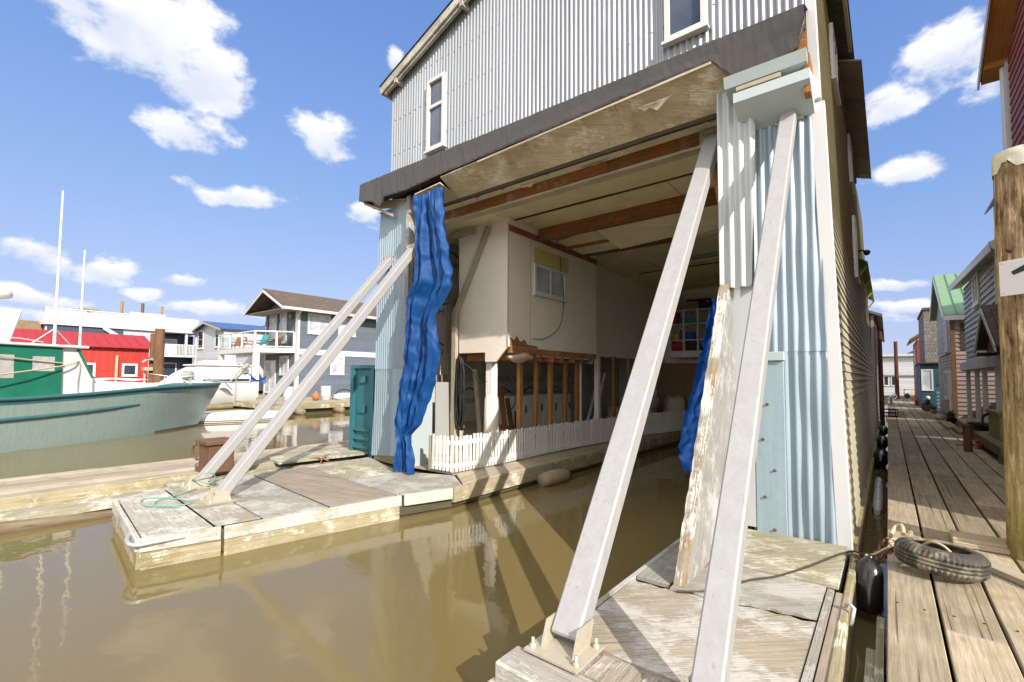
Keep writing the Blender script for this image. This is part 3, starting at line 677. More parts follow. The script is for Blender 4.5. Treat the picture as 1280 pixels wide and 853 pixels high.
# inside: left wall in house wrap
m = MB(); m.prism([(-8.47, 6.2, .35), (-8.47, 17.4, .35), (-8.47, 17.4, 5.42), (-8.47, 6.2, 5.42)], (-.03, 0, 0)); m.build('house_wrap', 'wrap_grey', bh)
m = MB()
for y in (6.35, 7.12, 7.9, 9.3, 10.7, 12.1, 13.5, 15): m.box(-8.465, -8.38, y, y+.06, .4, 5.4)
for z in (1.98, 3.9): 
    for y0, y1 in ((6.41, 7.12), (7.18, 7.9), (7.96, 9.3), (9.36, 10.7), (10.76, 12.1), (12.16, 13.5)): m.box(-8.465, -8.37, y0, y1, z, z+.16)
m.box(-8.465, -8.36, 6.4, 13, .82, .95); m.build('girt', 'beam_pale', bh)
# printed words on the wrap, showing through in reverse
def lettering(txt, size, ext=.001):
    cu = bpy.data.curves.new('lettering', 'FONT'); cu.body = txt; cu.size = size; cu.align_x = 'CENTER'; cu.extrude = ext
    o = bpy.data.objects.new('lettering', cu); COL.objects.link(o)
    dg = bpy.context.evaluated_depsgraph_get(); me = bpy.data.meshes.new_from_object(o.evaluated_get(dg)); bpy.data.objects.remove(o)
    vs = [tuple(v.co) for v in me.vertices]; fs = [tuple(p.vertices) for p in me.polygons]; bpy.data.meshes.remove(me); return vs, fs
def put_text(m, txt, size, c, su, n, mirror=False):
    vs, fs = lettering(txt, size); c, su, n = V3(c), V3(su).normalized(), V3(n).normalized(); i = len(m.v)
    for x, y, z in vs: m.v.append(tuple(c+su*(-x if mirror else x)+Z*y+n*z))
    for f in fs:
        m.f.append(tuple(i+k for k in f)); m.uv.append([(0, 0)]*len(f)); m.t.append(.5); m.sm.append(False)
m = MB()
for y, z in [(8.0, 4.85), (7.5, 3.6), (8.75, 1.42), (10.1, 1.42), (7.5, 2.6), (8.6, 2.6), (11.4, 1.42), (12.8, 1.42)]:
    put_text(m, 'Home', .26, (-8.467, y, z), Y1, X1, True)
    for s in (-1, 1): m.bar((-8.466, y+s*.34, z+.26), (-8.466, y, z+.40), .004, .045)
m.build('wrap_print', 'wrap_ink', bh)
# loft room hung over the slip
lf = MB(); lf.prism([(x, 7.3, z) for x, z in [(-7.45, 5.40), (-6.0, 5.40), (-6.0, 2.74), (-6.32, 2.42), (-6.62, 2.42), (-6.62, 2.62), (-7.40, 2.62)]], (0, .04, 0))
lf.box(-6.04, -6.0, 7.341, 11.0, 2.72, 5.40); lf.box(-6.6, -6.041, 10.96, 11.0, 2.72, 5.40); lf.build('loft_wall', 'panel_white', bh)
m = MB(); m.box(-6.64, -6.6, 11.0, 17.4, 2.82, 5.40); m.build('gallery_wall', 'panel_white', bh)
m = MB(); m.box(-6.64, -6.5, 11.0, 17.4, 2.72, 2.82); m.box(-6.5, -1.5, 17.25, 17.4, 2.66, 2.82); m.build('gallery_ledge', 'box_white', bh)
m = MB(); m.box(-5.997, -5.965, 7.3, 11.0, 5.12, 5.24); m.build('loft_trim', 'beam_rust', bh)
m = MB(); m.box(-6.012, -5.99, 7.285, 7.299, 2.74, 5.3); m.build('loft_corner_bead', 'beam_pale', bh)
for y in (8.05, 9.85):
    m = MB(); m.box(-6.001, -5.9975, y, y+.012, 2.76, 5.1); m.build('panel_joint', 'beam_pale', bh)
m = MB(); m.prism([(-5.996, 7.36, 2.73), (-5.996, 7.36, 2.92), (-5.996, 7.5, 2.86), (-5.996, 7.58, 2.96), (-5.996, 7.7, 2.84), (-5.996, 7.85, 2.90), (-5.996, 7.95, 2.80), (-5.996, 8.3, 2.78), (-5.996, 8.35, 2.73)], (.006, 0, 0)); m.build('rotted_edge', 'beam_rust', bh)
window(bh, (-5.998, 8.80, 4.27), Y1, X1, 1.28, .66, 2, 1, fw=.06, dep=.05, pane='glass_pale', name='loft_window')
m = MB(); m.box(-5.996, -5.985, 8.18, 9.58, 4.62, 4.98); m.build('insulation', 'insul_yellow', bh)
m = MB()
for i in range(8): m.box(-7.4, -6.03+.05*(i % 2), 7.55+i*.46, 7.60+i*.46, 2.46, 2.70)
m.box(-6.08, -6.0, 7.4, 11.0, 2.60, 2.715); m.bar((-6.02, 7.42, 2.80), (-6.02, 8.05, 2.80), .03, .16); m.build('floor_joist', 'beam_rust', bh)
m = MB()
for i in range(3): m.box(-6.10, -6.05, 8.4+i*.8, 9.1+i*.8, 2.56, 2.595)
m.build('floor_strip', 'box_white', bh)
m = MB(); m.grid([[(-6.1+.18*cos(b*2*pi/10)*sin(a*pi/8)*(1+.2*sin(a*3+b)), 7.85+.42*cos(a*pi/8), 2.52+.10*sin(b*2*pi/10)*sin(a*pi/8)*(1+.3*sin(b*5+a))) for b in range(10)] for a in range(9)], .5, True, closed_u=True); m.build('foam_lump', 'foam', bh)
for i, y in enumerate((8.02, 8.6, 9.2, 9.83, 10.42)):
    m = MB(); w = .085 if i % 2 else .11; m.bar((-6.25, y, .44), (-6.25+.03*(i % 2), y, 2.62), .09, w, upv=Y1); m.build('wall_stud', 'stud', bh, bevel=.004)
m = MB(); m.box(-6.30, -6.20, 10.52, 10.58, .44, 2.7); m.box(-6.3, -6.18, 11.42, 11.55, .44, 2.72); m.build('white_stud', 'box_white', bh)
m = MB(); m.bar((-6.25, 12.5, .44), (-6.25, 12.5, 2.72), .08, .1, upv=Y1); m.bar((-6.25, 13.5, .44), (-6.25, 13.5, 2.72), .08, .1, upv=Y1); m.build('brown_stud', 'stud', bh)
m = MB(); m.box(-6.70, -6.53, 7.42, 7.60, .42, 2.42); m.build('loft_post', 'box_white', bh)
m = MB(); m.lathe([(.13, 0), (.16, .1), (.155, .5), (.17, .9), (.15, 1.2), (.12, 1.3)], (-6.615, 7.51, .42), Z, 12, wob=lambda k, n, h: 1+.08*sin(k*2.1+h*5)); m.build('post_wrap', 'panel_white', bh)
m = MB(); m.bar((-6.5, 7.24, 5.3), (-7.45, 7.22, 3.5), .09, .10, upv=Y1); m.box(-7.52, -7.40, 7.18, 7.27, .42, 3.5); m.box(-7.6, -6.9, 7.2, 7.28, 5.22, 5.32); m.build('loft_strut', 'beam_pale', bh)
m = MB(); m.bar((-1.74, 6.36, 5.1), (-1.55, 6.36, 3.75), .06, .13, upv=Y1); m.build('knee_brace', 'stud', bh, bevel=.004)
m = MB(); m.bar((-7.15, 6.15, 5.3), (-7.28, 6.15, 3.9), .06, .1, upv=Y1); m.build('left_knee_brace', 'beam_pale', bh)
m = MB(); m.box(-.72, -.66, 6.0, 17.4, .35, 5.4); m.build('inner_lining', 'box_white', bh)
m = MB(); m.box(-6.9, -1.5, 17.36, 17.44, .35, 2.66); m.box(-5.9, -5.84, 17.3, 17.36, .4, 2.66); m.build('ply_partition', 'brown_ply', bh)
m = MB(); m.box(-6.6, -4.2, 17.2, 17.3, 4.55, 4.60); m.box(-6.6, -1.7, 17.05, 17.36, 4.62, 4.66); m.build('high_shelf', 'box_white', bh)
m = MB(); m.tube(wiggle([(-5.98, 9.2, 4.98), (-5.95, 9.22, 4.5), (-5.94, 9.3, 3.9), (-5.95, 9.15, 3.3), (-5.96, 8.6, 2.98), (-5.97, 8.1, 2.93)]), .008, 5); m.build('loose_cable', 'cable_black', bh)
# steel braces
def brace(p0, p1, w, h, name_label):
    p0, p1 = V3(p0), V3(p1); d = (p1-p0).normalized(); side = d.cross(Y1 if abs(d.y) < .95 else Z); 
    m = MB(); upv = V3((0, -1, .7)); m.bar(p0+d*.06, p1, w, h, upv, .5); b = m.build('brace', 'brace_steel', bh, bevel=.012); tag(b, name_label)
    q = MB(); q.box(p0.x-w*.95, p0.x+w*.95, p0.y-.17, p0.y+.17, p0.z, p0.z+.014, .5)
    for s in (-1, 1):
        q.prism([(p0.x+s*(w/2+.008), p0.y-.09, p0.z+.014), (p0.x+s*(w/2+.008), p0.y+.12, p0.z+.014), (p0.x+s*(w/2+.008), p0.y+.16, p0.z+.16), (p0.x+s*(w/2+.008), p0.y-.03, p0.z+.16)], (s*.01, 0, 0), .5)
        for yy in (-.12, .12): q.lathe([(.011, .0), (.011, .06), (.0, .062)], (p0.x+s*w*.78, p0.y+yy, p0.z+.01), Z, 6); q.lathe([(.022, .0), (.022, .02), (.0, .021)], (p0.x+s*w*.78, p0.y+yy, p0.z+.014), Z, 6)
    q.build('base_plate', 'plate_steel', b)
    q = MB(); q.box(p1.x-w*.9, p1.x+w*.9, p1.y-.01, p1.y+.02, p1.z-.1, p1.z+.12, .5)
    for s in (-1, 1):
        for zz in (-.05, .06): q.lathe([(.018, 0), (.018, .02), (0, .021)], (p1.x+s*w*.72, p1.y-.008, p1.z+zz), -Y1, 6)
    q.build('top_bracket', 'plate_steel', b)
brace((-8.52, 2.66, .345), (-8.02, 5.86, 4.52), .20, .13, 'outer left steel brace')
brace((-7.38, 2.56, .345), (-6.86, 5.52, 4.46), .20, .13, 'inner left steel brace')
brace((-1.62, 2.55, .405), (-1.72, 6.38, 5.32), .20, .13, 'steel brace crossing the slip opening')
brace((-.745, 2.42, .405), (-.78, 5.86, 5.06), .155, .12, 'steel brace in front of the right-hand corrugated panel')
# weathered buttress fin at the right side of the opening
def twist(x, y, z): return (x-.028*(z-.4), y, z)
m = MB(); m.prism([(-1.41, 3.92, .40), (-1.41, 5.83, .40), (-1.41, 5.83, 3.18), (-1.41, 5.72, 3.18)], (.085, 0, 0), .4); mapv(m, twist); bt = m.build('buttress', 'weathered_white', bh, label='weathered white plywood buttress with a rotten foot')
m = MB()
d = V3((0, 5.72-3.92, 3.18-.40)).normalized(); nrm = V3((0, -d.z, d.y))
rows = []
rr = random.Random(3)
for i in range(41):
    p = V3((0, 3.92, .40))+d*(3.31*i/40); e = .012*rr.uniform(-1, 1)
    rows.append([p+V3((-1.42, 0, 0)), p+V3((-1.42+e*.5, 0, 0))+nrm*.022, p+V3((-1.37, 0, 0))+nrm*(.024+e*.3), p+V3((-1.322+e*.6, 0, 0))+nrm*.022, p+V3((-1.319, 0, 0))])
m.grid(rows, .5, False); mapv(m, twist); m.build('buttress_edge', 'flaked_edge', bt)
m = MB(); m.prism([(-1.325, 4.3, .40), (-1.325, 5.6, .40), (-1.325, 5.2, .56), (-1.325, 5.0, .47), (-1.325, 4.8, .53), (-1.325, 4.6, .43)], (.012, 0, 0)); m.build('rotten_foot', 'beam_rust', bt)
# ------------------------------------------------------------------ floats, docks and what lies on them
def planks(m, x0, x1, y0, y1, z0, z1, w=.30, gap=.012, along='y', joint=(4, 7), jz=.006, rnd=None, ragged=.0):
    rnd = rnd or random.Random(5)
    a0, a1, b0, b1 = (x0, x1, y0, y1) if along == 'y' else (y0, y1, x0, x1)
    a = a0
    while a < a1-.02:
        ww = min(w*rnd.uniform(.97, 1.03), a1-a); b = b0+rnd.uniform(-ragged, ragged)
        end = b1+rnd.uniform(-ragged, ragged); first = True
        while b < end-.05:
            e = b+rnd.uniform(*joint)*(rnd.random() if first else 1); first = False
            if end-e < .8: e = end
            dz = rnd.uniform(-jz, jz)
            if along == 'y': m.box(a+gap/2, a+ww-gap/2, b+.002, e-.002, z0, z1+dz)
            else: m.box(b+.002, e-.002, a+gap/2, a+ww-gap/2, z0, z1+dz)
            b = e
        a += ww
    return m
# left float
fl = thing('float_dock', (-7.2, 3.5, 0), 'long narrow timber float carrying the two left braces, white rimmed with patched plywood deck', 'float', 'floats under the boathouse')
m = MB(); m.prism([(-8.50, 1.72, .02), (-6.36, 1.50, .02), (-5.74, 4.45, .02), (-5.50, 5.3, .02), (-5.44, 8.4, .02), (-5.34, 17.3, .02), (-8.6, 17.3, .02), (-8.85, 6.0, .02), (-8.85, 2.4, .02)], (0, 0, .25)); m.build('float_core', 'timber_wet', fl)
pts = [(-8.56, 1.67), (-6.32, 1.45), (-6.21, 2.2)]
def strip(m, a, b, z0, z1, th=.05, tint=None):
    a, b = V3((*a, (z0+z1)/2)), V3((*b, (z0+z1)/2)); return m.bar(a, b, th, z1-z0, Z, tint)
m = MB(); strip(m, (-8.54, 1.68), (-6.34, 1.46), .19, .335); strip(m, (-6.315, 1.47), (-6.12, 2.19), .19, .335); strip(m, (-6.11, 2.22), (-5.69, 4.45), .18, .33); strip(m, (-5.68, 4.49), (-5.43, 5.25), .17, .335); strip(m, (-8.86, 2.42), (-8.55, 1.70), .19, .33); strip(m, (-8.87, 2.45), (-8.87, 6.1), .19, .33)
m.build('rim_board', 'rim_white', fl, bevel=.006)
m = MB(); strip(m, (-8.52, 1.70), (-6.35, 1.48), -.06, .187); strip(m, (-6.335, 1.49), (-6.14, 2.2), -.06, .187); m.build('skirt', 'skirt_yellow', fl)
m = MB(); strip(m, (-6.10, 2.22), (-5.70, 4.42), -.05, .177); m.build('side_skirt', 'skirt_yellow', fl, bevel=.006)
m = MB(); strip(m, (-5.46, 5.28), (-5.42, 8.4), .10, .33, .06); strip(m, (-5.42, 8.42), (-5.33, 17.0), .10, .34, .06); m.build('ledge_beam', 'skirt_yellow', fl)
m = MB(); m.prism([(-6.06, 5.95, .335), (-5.45, 5.5, .335), (-5.41, 8.6, .335), (-5.35, 16.9, .335), (-8.45, 16.9, .335), (-8.45, 6.25, .335), (-7.2, 5.9, .335)], (0, 0, .03)); m.build('ledge_deck', 'deck_grey', fl)
def ply(pts, z, mat, th=.018):
    m = MB(); m.prism([(*p, z) for p in pts], (0, 0, th)); return m.build('deck_sheet', mat, fl, bevel=.003)
ply([(-8.50, 1.72), (-6.37, 1.50), (-6.21, 2.13), (-8.80, 2.30)], .318, 'ply_grey')
ply([(-8.81, 2.33), (-6.20, 2.16), (-6.10, 2.62), (-8.83, 2.78)], .322, 'ply_bare')
ply([(-8.83, 2.81), (-6.09, 2.65), (-5.93, 3.42), (-8.83, 3.62)], .316, 'ply_grey')
ply([(-8.83, 3.65), (-5.92, 3.45), (-5.74, 4.38), (-8.83, 4.62)], .320, 'ply_brown')
ply([(-8.83, 4.65), (-7.2, 4.52), (-7.1, 5.5), (-8.7, 6.0), (-8.83, 6.0)], .318, 'ply_moss')
ply([(-7.18, 4.52), (-5.73, 4.41), (-5.47, 5.28), (-5.46, 5.5), (-6.1, 5.93), (-7.08, 5.52)], .319, 'ply_grey')
m = MB(); m.box(-8.80, -8.22, 2.36, 2.96, .338, .346); m.build('brace_pad', 'ply_moss', fl)
m = MB(); m.box(-7.66, -7.10, 2.25, 2.86, .341, .349); m.build('brace_pad', 'ply_moss', fl)
m = MB(); m.tube(wiggle([(-6.75, 1.485, .30), (-6.5, 1.40, .29), (-6.27, 1.42, .29), (-6.22, 1.62, .29), (-6.19, 1.85, .29)]), .022, 8); m.build('bumper_strip', 'alu', fl)
# logs lashed under the ledge
lg = MB(); lg.lathe([(0, -.42), (.12, -.42), (.145, -.3), (.15, .0), (.14, .3), (.11, .42), (0, .42)], (-5.22, 7.85, .12), (0.05, 1, 0), 14, wob=lambda k, n, h: 1+.05*sin(k*1.7+h*6))
tag(lg.build('log', 'log'), 'short round log wedged below the near end of the white picket fence', 'log', 'logs under the fence')
lg = MB(); lg.lathe([(0, -.45), (.13, -.45), (.16, -.2), (.15, .2), (.12, .45), (0, .45)], (-5.22, 10.9, .10), (.1, 1, 0), 12, wob=lambda k, n, h: 1+.06*sin(k*1.3+h*4))
tag(lg.build('log', 'log'), 'darker stub of log floating below the middle of the white picket fence', 'log', 'logs under the fence')
# picket fence
fe = thing('picket_fence', (-6.0, 8, .36), 'low white picket fence running along the ledge inside the boathouse', 'fence')
path = [V3((-6.64, 5.88, .38)), V3((-6.09, 5.92, .38)), V3((-6.02, 7, .38)), V3((-6.03, 9.3, .38)), V3((-5.93, 11.1, .38)), V3((-5.79, 13.3, .38)), V3((-5.15, 16.2, .38))]
rr = random.Random(2)
for i, (a, b) in enumerate(zip(path, path[1:])):
    m = MB(); d = (b-a); n = max(1, int(d.length/.083)); d.normalize(); nr = V3((d.y, -d.x, 0))
    for k in range(n):
        p = a+d*((k+.5)*(b-a).length/n)+nr*.022; h = .65+rr.uniform(-.02, .018); l = d*rr.uniform(-.014, .014)
        m.bar(p+Z*.02, p+Z*h+l, .052, .018, nr, rr.random())
    for z in (.12, .53): m.bar(a+Z*z+d*.01, b+Z*z-d*.01, .03, .075, Z, .6)
    m.build('picket_panel', 'fence_white', fe)
m = MB()
for p in path[:6]: m.box(p.x-.06, p.x-.015, p.y-.03, p.y+.03, .38, 1.0)
m.build('fence_post', 'beam_pale', fe)
# right float
fr = thing('float_dock', (-1.0, 4.0, 0), 'weathered plywood float in the foreground below the two right-hand braces', 'float', 'floats under the boathouse')
m = MB(); m.box(-1.74, -.36, 2.28, 5.9, -.05, .33); m.box(-1.7, -.40, 5.9, 17.3, -.05, .35); m.build('float_core', 'timber_wet', fr)
m = MB(); m.box(-1.90, -.34, 2.2, 2.43, .18, .39); m.build('front_beam', 'ply_grey', fr, bevel=.015)
m = MB(); m.box(-1.95, -.4, 2.0, 2.19, .08, .24); m.build('rotten_timber', 'flaked_edge', fr, bevel=.02)
m = MB(); m.box(-1.93, -1.86, 1.95, 2.24, .22, .27); m.box(-1.80, -1.75, 2.43, 5.9, .16, .385); m.build('edge_board', 'rim_white', fr, bevel=.006)
m = MB()
m.prism([(-1.74, 2.435, .365), (-.40, 2.435, .365), (-.40, 2.70, .365), (-1.74, 2.70, .365)], (0, 0, .018))
for k in range(14): m.box(-1.70+k*.095, -1.63+k*.095, 2.44, 2.69+random.uniform(-.03, .02), .383, .389)
m.build('splintered_board', 'ply_bare', fr)
def rag(a, b, n, amp, rnd=random.Random(8)):
    a, b = V3(a), V3(b); nn = V3((-(b-a).y, (b-a).x, 0)).normalized(); return [a+(b-a)*(i/n)+nn*rnd.uniform(-amp, amp) for i in range(n+1)]
m = MB(); m.prism([(-1.72, 2.72, .37), (-.44, 2.72, .37), (-.44, 3.98, .37)]+[tuple(p) for p in rag((-.44, 3.98, .37), (-1.74, 3.78, .37), 16, .02)]+[(-1.74, 3.78, .37)], (0, 0, .018)); m.build('deck_sheet', 'ply_bare', fr)
m = MB(); m.prism([tuple(p) for p in rag((-1.42, 3.82, .392), (-.44, 4.0, .392), 14, .025)]+[(-.44, 4.66, .392), (-1.42, 4.60, .392)], (0, 0, .018)); m.build('deck_sheet', 'ply_grey', fr)
m = MB(); m.prism([(-1.44, 4.62, .385), (-.36, 4.70, .385), (-.36, 5.88, .385), (-1.44, 5.82, .385)], (0, 0, .03)); m.build('raised_sheet', 'ply_moss', fr, bevel=.004)
m = MB(); m.box(-1.74, -1.46, 3.9, 5.6, .36, .39); m.build('deck_board', 'ply_grey', fr)
m = MB(); m.box(-.43, -.385, 2.44, 4.66, .37, .397); m.build('white_strip', 'ply_grey', fr)
m = MB(); m.box(-.375, -.325, 2.2, 4.68, .33, .375); m.build('edge_plank', 'ply_brown', fr)
m = MB(); m.prism([(x, y, .05) for x, y in [(-.325, 2.2), (-.255, 2.2), (-.26, 3.6), (-.275, 4.4), (-.27, 5.9), (-.33, 5.9)]], (0, 0, .335)); m.build('edge_beam', 'skirt_yellow', fr, bevel=.01)
m = MB()
m.tube([(-.26+.0, 4.30, .30), (-.24, 4.32, .42), (-.265, 4.34, .44), (-.29, 4.36, .42), (-.29, 4.38, .40)], .014, 8); m.build('eye_bolt', 'alu', fr)
# cable across the deck
m = MB(); m.tube(wiggle([(-1.36, 3.80, .40), (-1.15, 3.95, .415), (-.95, 4.35, .42), (-.78, 4.6, .42), (-.6, 5.0, .425), (-.42, 5.5, .425), (-.31, 5.72, .425), (-.22, 5.74, .40)]), .009, 6)
tag(m.build('mooring_cable', 'cable_brown'), 'thin brown cable lying across the plywood deck towards the rusty chain', 'cable')
# main dock on the right
dk = thing('boardwalk', (.8, 10, .3), 'long grey plank boardwalk running away between the float homes', 'boardwalk')
rr = random.Random(21)
m = MB(); planks(m, -.06, 1.82, -1.6, 52, .39, .45, .305, .02, rnd=rr, jz=.007, joint=(4, 6.5)); m.build('decking', 'deck_dock', dk, bevel=.006)
m = MB(); m.box(-.03, .02, -1.6, 52, .02, .385); m.box(1.7, 1.78, -1.6, 52, .02, .385)
for y in range(-1, 52, 2): m.box(.03, 1.69, y, y+.12, .1, .385)
m.build('stringer', 'timber_wet', dk)
m = MB(); m.box(-.115, -.07, -1.6, 4.6, .02, .30); m.box(-.17, -.12, -1.6, 4.2, -.05, .22); m.build('edge_timber', 'skirt_yellow', dk)
m = MB()
for y in (4.55, 8.9, 13.2, 17.6):
    for k in range(6):
        for o in (.07, .22): m.lathe([(.009, 0), (.008, .003), (0, .003)], (-.06+.305*k+o, y+rr.uniform(-.01, .01), .452), Z, 6)
m.build('nail_head', 'dark_plain', dk)
m = MB(); m.box(.46, .98, 6.50, 6.78, .452, .53); m.box(.46, .96, 6.44, 6.50, .455, .50); m.build('raised_plank', 'deck_dock', dk, bevel=.006)
m = MB(); m.bar((.44, 6.18, .478), (1.2, 5.10, .478), .15, .05, Z); m.build('loose_board', 'deck_grey', bevel=.005); tag(bpy.data.objects['loose_board'], 'pale loose board lying slantwise on the boardwalk behind the tyre', 'board')
# plastic sheet floating in the gap
m = MB(); m.grid(sheet(lambda u, v: (-.22+.15*u, 2.4+1.35*v, .03+.02*sin(u*9+v*14)+.015*sin(v*31)), 8, 40)); tag(m.build('float_bag', 'black_gloss'), 'dark plastic wrapped float in the narrow gap beside the boardwalk', 'float')
m = MB(); m.tube([(-.20, 12.5, .03), (-.2, 12.2, .05), (-.19, 9.6, .05), (-.19, 9.3, .03)], [.04, .07, .07, .04], 10); tag(m.build('white_float_tube', 'gel_white'), 'white plastic tube floating between the boathouse wall and boardwalk', 'float tube')
# fender, chain and line
fd = thing('fender', (-.19, 5.35, .1), 'glossy black boat fender hanging in the gap between float and boardwalk', 'fender')
m = MB(); ax = V3((.02, .30, .75)).normalized(); c0 = V3((-.185, 5.2, .06))
m.lathe([(0, 0), (.04, .005), (.085, .035), (.10, .08), (.102, .34), (.09, .40), (.055, .45), (.03, .47)], c0, ax, 20); m.build('body', 'black_gloss', fd)
m = MB(); m.lathe([(.03, .465), (.028, .48), (.022, .50), (.0, .505)], c0, ax, 12); m.build('eye', 'black_gloss', fd)
def chain(m, pts, r=.034, t=.0095):
    P = wiggle(pts, 8); acc = 0; last = P[0]; k = 0
    tot = [0]
    for a, b in zip(P, P[1:]): tot.append(tot[-1]+(b-a).length)
    n = int(tot[-1]/(r*1.55))
    for i in range(n):
        s = tot[-1]*(i+.5)/n; j = max(q for q in range(len(P)-1) if tot[q] <= s)
        p = P[j]+(P[j+1]-P[j])*((s-tot[j])/(tot[j+1]-tot[j])); d = (P[j+1]-P[j]).normalized()
        a = d.cross(Z).normalized(); 
        if i % 2: a = d.cross(a).normalized()
        ring = [p+d*(r*1.25*cos(2*pi*q/12))+a*(r*.75*sin(2*pi*q/12)) for q in range(12)]
        rows = []
        nrm = d.cross(a)
        for q in range(12):
            o = (ring[q]-p).normalized(); rows.append([ring[q]+(o*cos(2*pi*w/6)+nrm*sin(2*pi*w/6))*t for w in range(6)])
        m.grid(rows, rr.random(), True, closed_u=True, closed_v=True)
    return m
m = MB(); chain(m, [(-.29, 5.66, .40), (-.22, 5.68, .36), (-.12, 5.95, .40), (-.05, 6.15, .48), (.02, 6.25, .48)]); chain(m, [(-.27, 5.5, .40), (-.15, 5.6, .38), (-.02, 5.85, .47), (.05, 5.95, .475)])
tag(m.build('mooring_chain', 'rusty'), 'rusty chain tying the boathouse float to the boardwalk', 'chain')
m = MB(); P = []
for i in range(60):
    a = i*.62; P.append((.02+.055*cos(a)*(1+.3*sin(i*.9)), 6.0+.13*sin(a*.8)+.05*sin(i), .475+.035*abs(sin(i*.45))))
m.tube(wiggle(P, 3), .009, 6); m.tube(wiggle([(-.2, 5.35, .52), (-.14, 5.5, .50), (-.06, 5.75, .50), (.0, 5.9, .49)]), .010, 6); m.tube(wiggle([(-.02, 6.3, .5), (.02, 6.42, .56), (.07, 6.40, .58), (.08, 6.3, .52)]), .02, 6)
tag(m.build('rope', 'rope_tan'), 'knotted tan rope bunched on the boardwalk edge beside the tyre', 'rope')
m = MB(); m.prism([(.10, 5.95, .456), (.16, 6.15, .456), (.13, 6.28, .58), (.08, 6.1, .54)], (.02, 0, .0)); tag(m.build('wood_chock', 'deck_grey'), 'small upright wood chock at the boardwalk edge by the rope', 'wood block')
# tyre lying flat
def tyre_mesh():
    m = MB(); n = 208; prof = []
    # radius, height: inner bead -> sidewall -> tread -> sidewall -> bead
    base = [(.190, .015), (.200, .0), (.225, .002), (.262, .012), (.285, .028), (.298, .046)]
    tread = [(.304, .052), (.306, .070), (.294, .073), (.294, .080), (.307, .083), (.308, .100), (.295, .103), (.295, .110), (.308, .113), (.307, .130), (.294, .133), (.294, .140), (.306, .143), (.304, .162)]
    top = [(.298, .168), (.285, .186), (.262, .202), (.225, .212), (.200, .213), (.190, .20), (.196, .19), (.235, .175), (.262, .15), (.268, .107), (.262, .06), (.235, .035), (.196, .028), (.190, .015)]
    for k in range(n):
        a = 2*pi*k/n; row = []
        for i, (r, h) in enumerate(base+tread+top):
            if 4 <= i <= 8 or 17 <= i <= 21: r += (.0 if (k//2) % 2 else -.011)
            row.append((r*cos(a), r*sin(a), h+.004*sin(a*2)))
        prof.append(row)
    m.grid(prof, .5, True, closed_v=True); return m
m = tyre_mesh(); T = Matrix.Translation((.30, 5.47, .475)) @ Matrix.Rotation(radians(3), 4, 'Y') @ Matrix.Rotation(radians(-4), 4, 'X')
m.v = [tuple(T @ V3(p)) for p in m.v]; tag(m.build('tyre', 'rubber'), 'old worn tyre lying flat on the boardwalk with dried mud on its tread', 'tyre')
m = MB(); m.tube(wiggle([(.18, 5.62, .60), (.25, 5.52, .69), (.33, 5.45, .69), (.40, 5.40, .62)]), .011, 6); tag(m.build('rope_end', 'rope_tan'), 'short tan rope end curled inside the tyre', 'rope')
# big pile with its number plate
pl = thing('mooring_pile', (1.05, 6.5, 0), 'tall weathered timber pile with a white plastic cap at the right edge', 'pile')
rr2 = random.Random(6); amp = [[rr2.uniform(-1, 1) for k in range(40)] for i in range(60)]
def pile(m, x, y, z0, z1, r0, r1, n=40, seg=50, am=.02, lean_=(0, 0)):
    rows = []
    for i in range(seg+1):
        z = z0+(z1-z0)*i/seg; r = r0+(r1-r0)*i/seg
        rows.append([(x+lean_[0]*(z-z0)+r*cos(2*pi*k/n)*(1+am*(.5*amp[i % 60][k % 40]+amp[(i//6) % 60][k % 40]*.8+.6*sin(k*.9))), y+lean_[1]*(z-z0)+r*sin(2*pi*k/n)*(1+am*(.5*amp[i % 60][k % 40]+amp[(i//6) % 60][k % 40]*.8+.6*sin(k*.9))), z) for k in range(n)])
    m.grid(rows, .5, True, closed_u=True); m.face(rows[-1], [(cos(2*pi*k/n)*r1, sin(2*pi*k/n)*r1) for k in range(n)], .3); return m
from mathutils import noise as NZ
m = MB(); rows = []
for i in range(131):
    z = -.4+4.7*i/130; r0 = .218-.028*i/130; row = []
    for k in range(96):
        a = 2*pi*k/96; c_, s_ = cos(a), sin(a)
        d1 = NZ.noise(V3((c_*1.2, s_*1.2, z*.7))); d2 = 1-2*abs(NZ.noise(V3((c_*4.5, s_*4.5, z*1.3+5)))); d3 = NZ.noise(V3((c_*9, s_*9, z*3)))
        r = r0*(1+.05*d1+.022*d2+.022*d3); row.append((1.06+r*c_, 6.5+r*s_, z))
    rows.append(row)
m.grid(rows, .5, True, closed_u=True); m.face(rows[-1], [(cos(2*pi*k/96)*.19, sin(2*pi*k/96)*.19) for k in range(96)], .3); m.build('trunk', 'pile_bark', pl)
m = MB(); rows = []
for i, (r, z) in enumerate([(.200, 4.14), (.201, 4.19), (.200, 4.25), (.196, 4.31), (.15, 4.325), (.0, 4.33)]):
    rows.append([(1.06+r*cos(2*pi*k/40)*(1+.02*amp[i][k]), 6.5+r*sin(2*pi*k/40)*(1+.02*amp[i+9][k]), z+(.05*sin(k*.55)+.03*sin(k*1.3) if i == 0 else .006*amp[i][k])) for k in range(40)])
m.grid(rows, .5, True, closed_u=True); m.build('plastic_cap', 'plastic_sheet', pl)
m = MB(); m.lathe([(.022, 0), (.012, .03), (.0, .035)], (.93, 6.335, 3.33), (-.62, -.78, 0), 8); m.build('knot', 'dark_timber', pl)
su = V3((.80, -.60, 0)); nn = V3((-.60, -.80, 0)); c = V3((.885, 6.50, 3.06))+su*.27+nn*-.005+nn*.165
sg = thing('number_sign', tuple(c-Z*.17), 'white square sign with a dark numeral one nailed on the timber pile', 'sign')
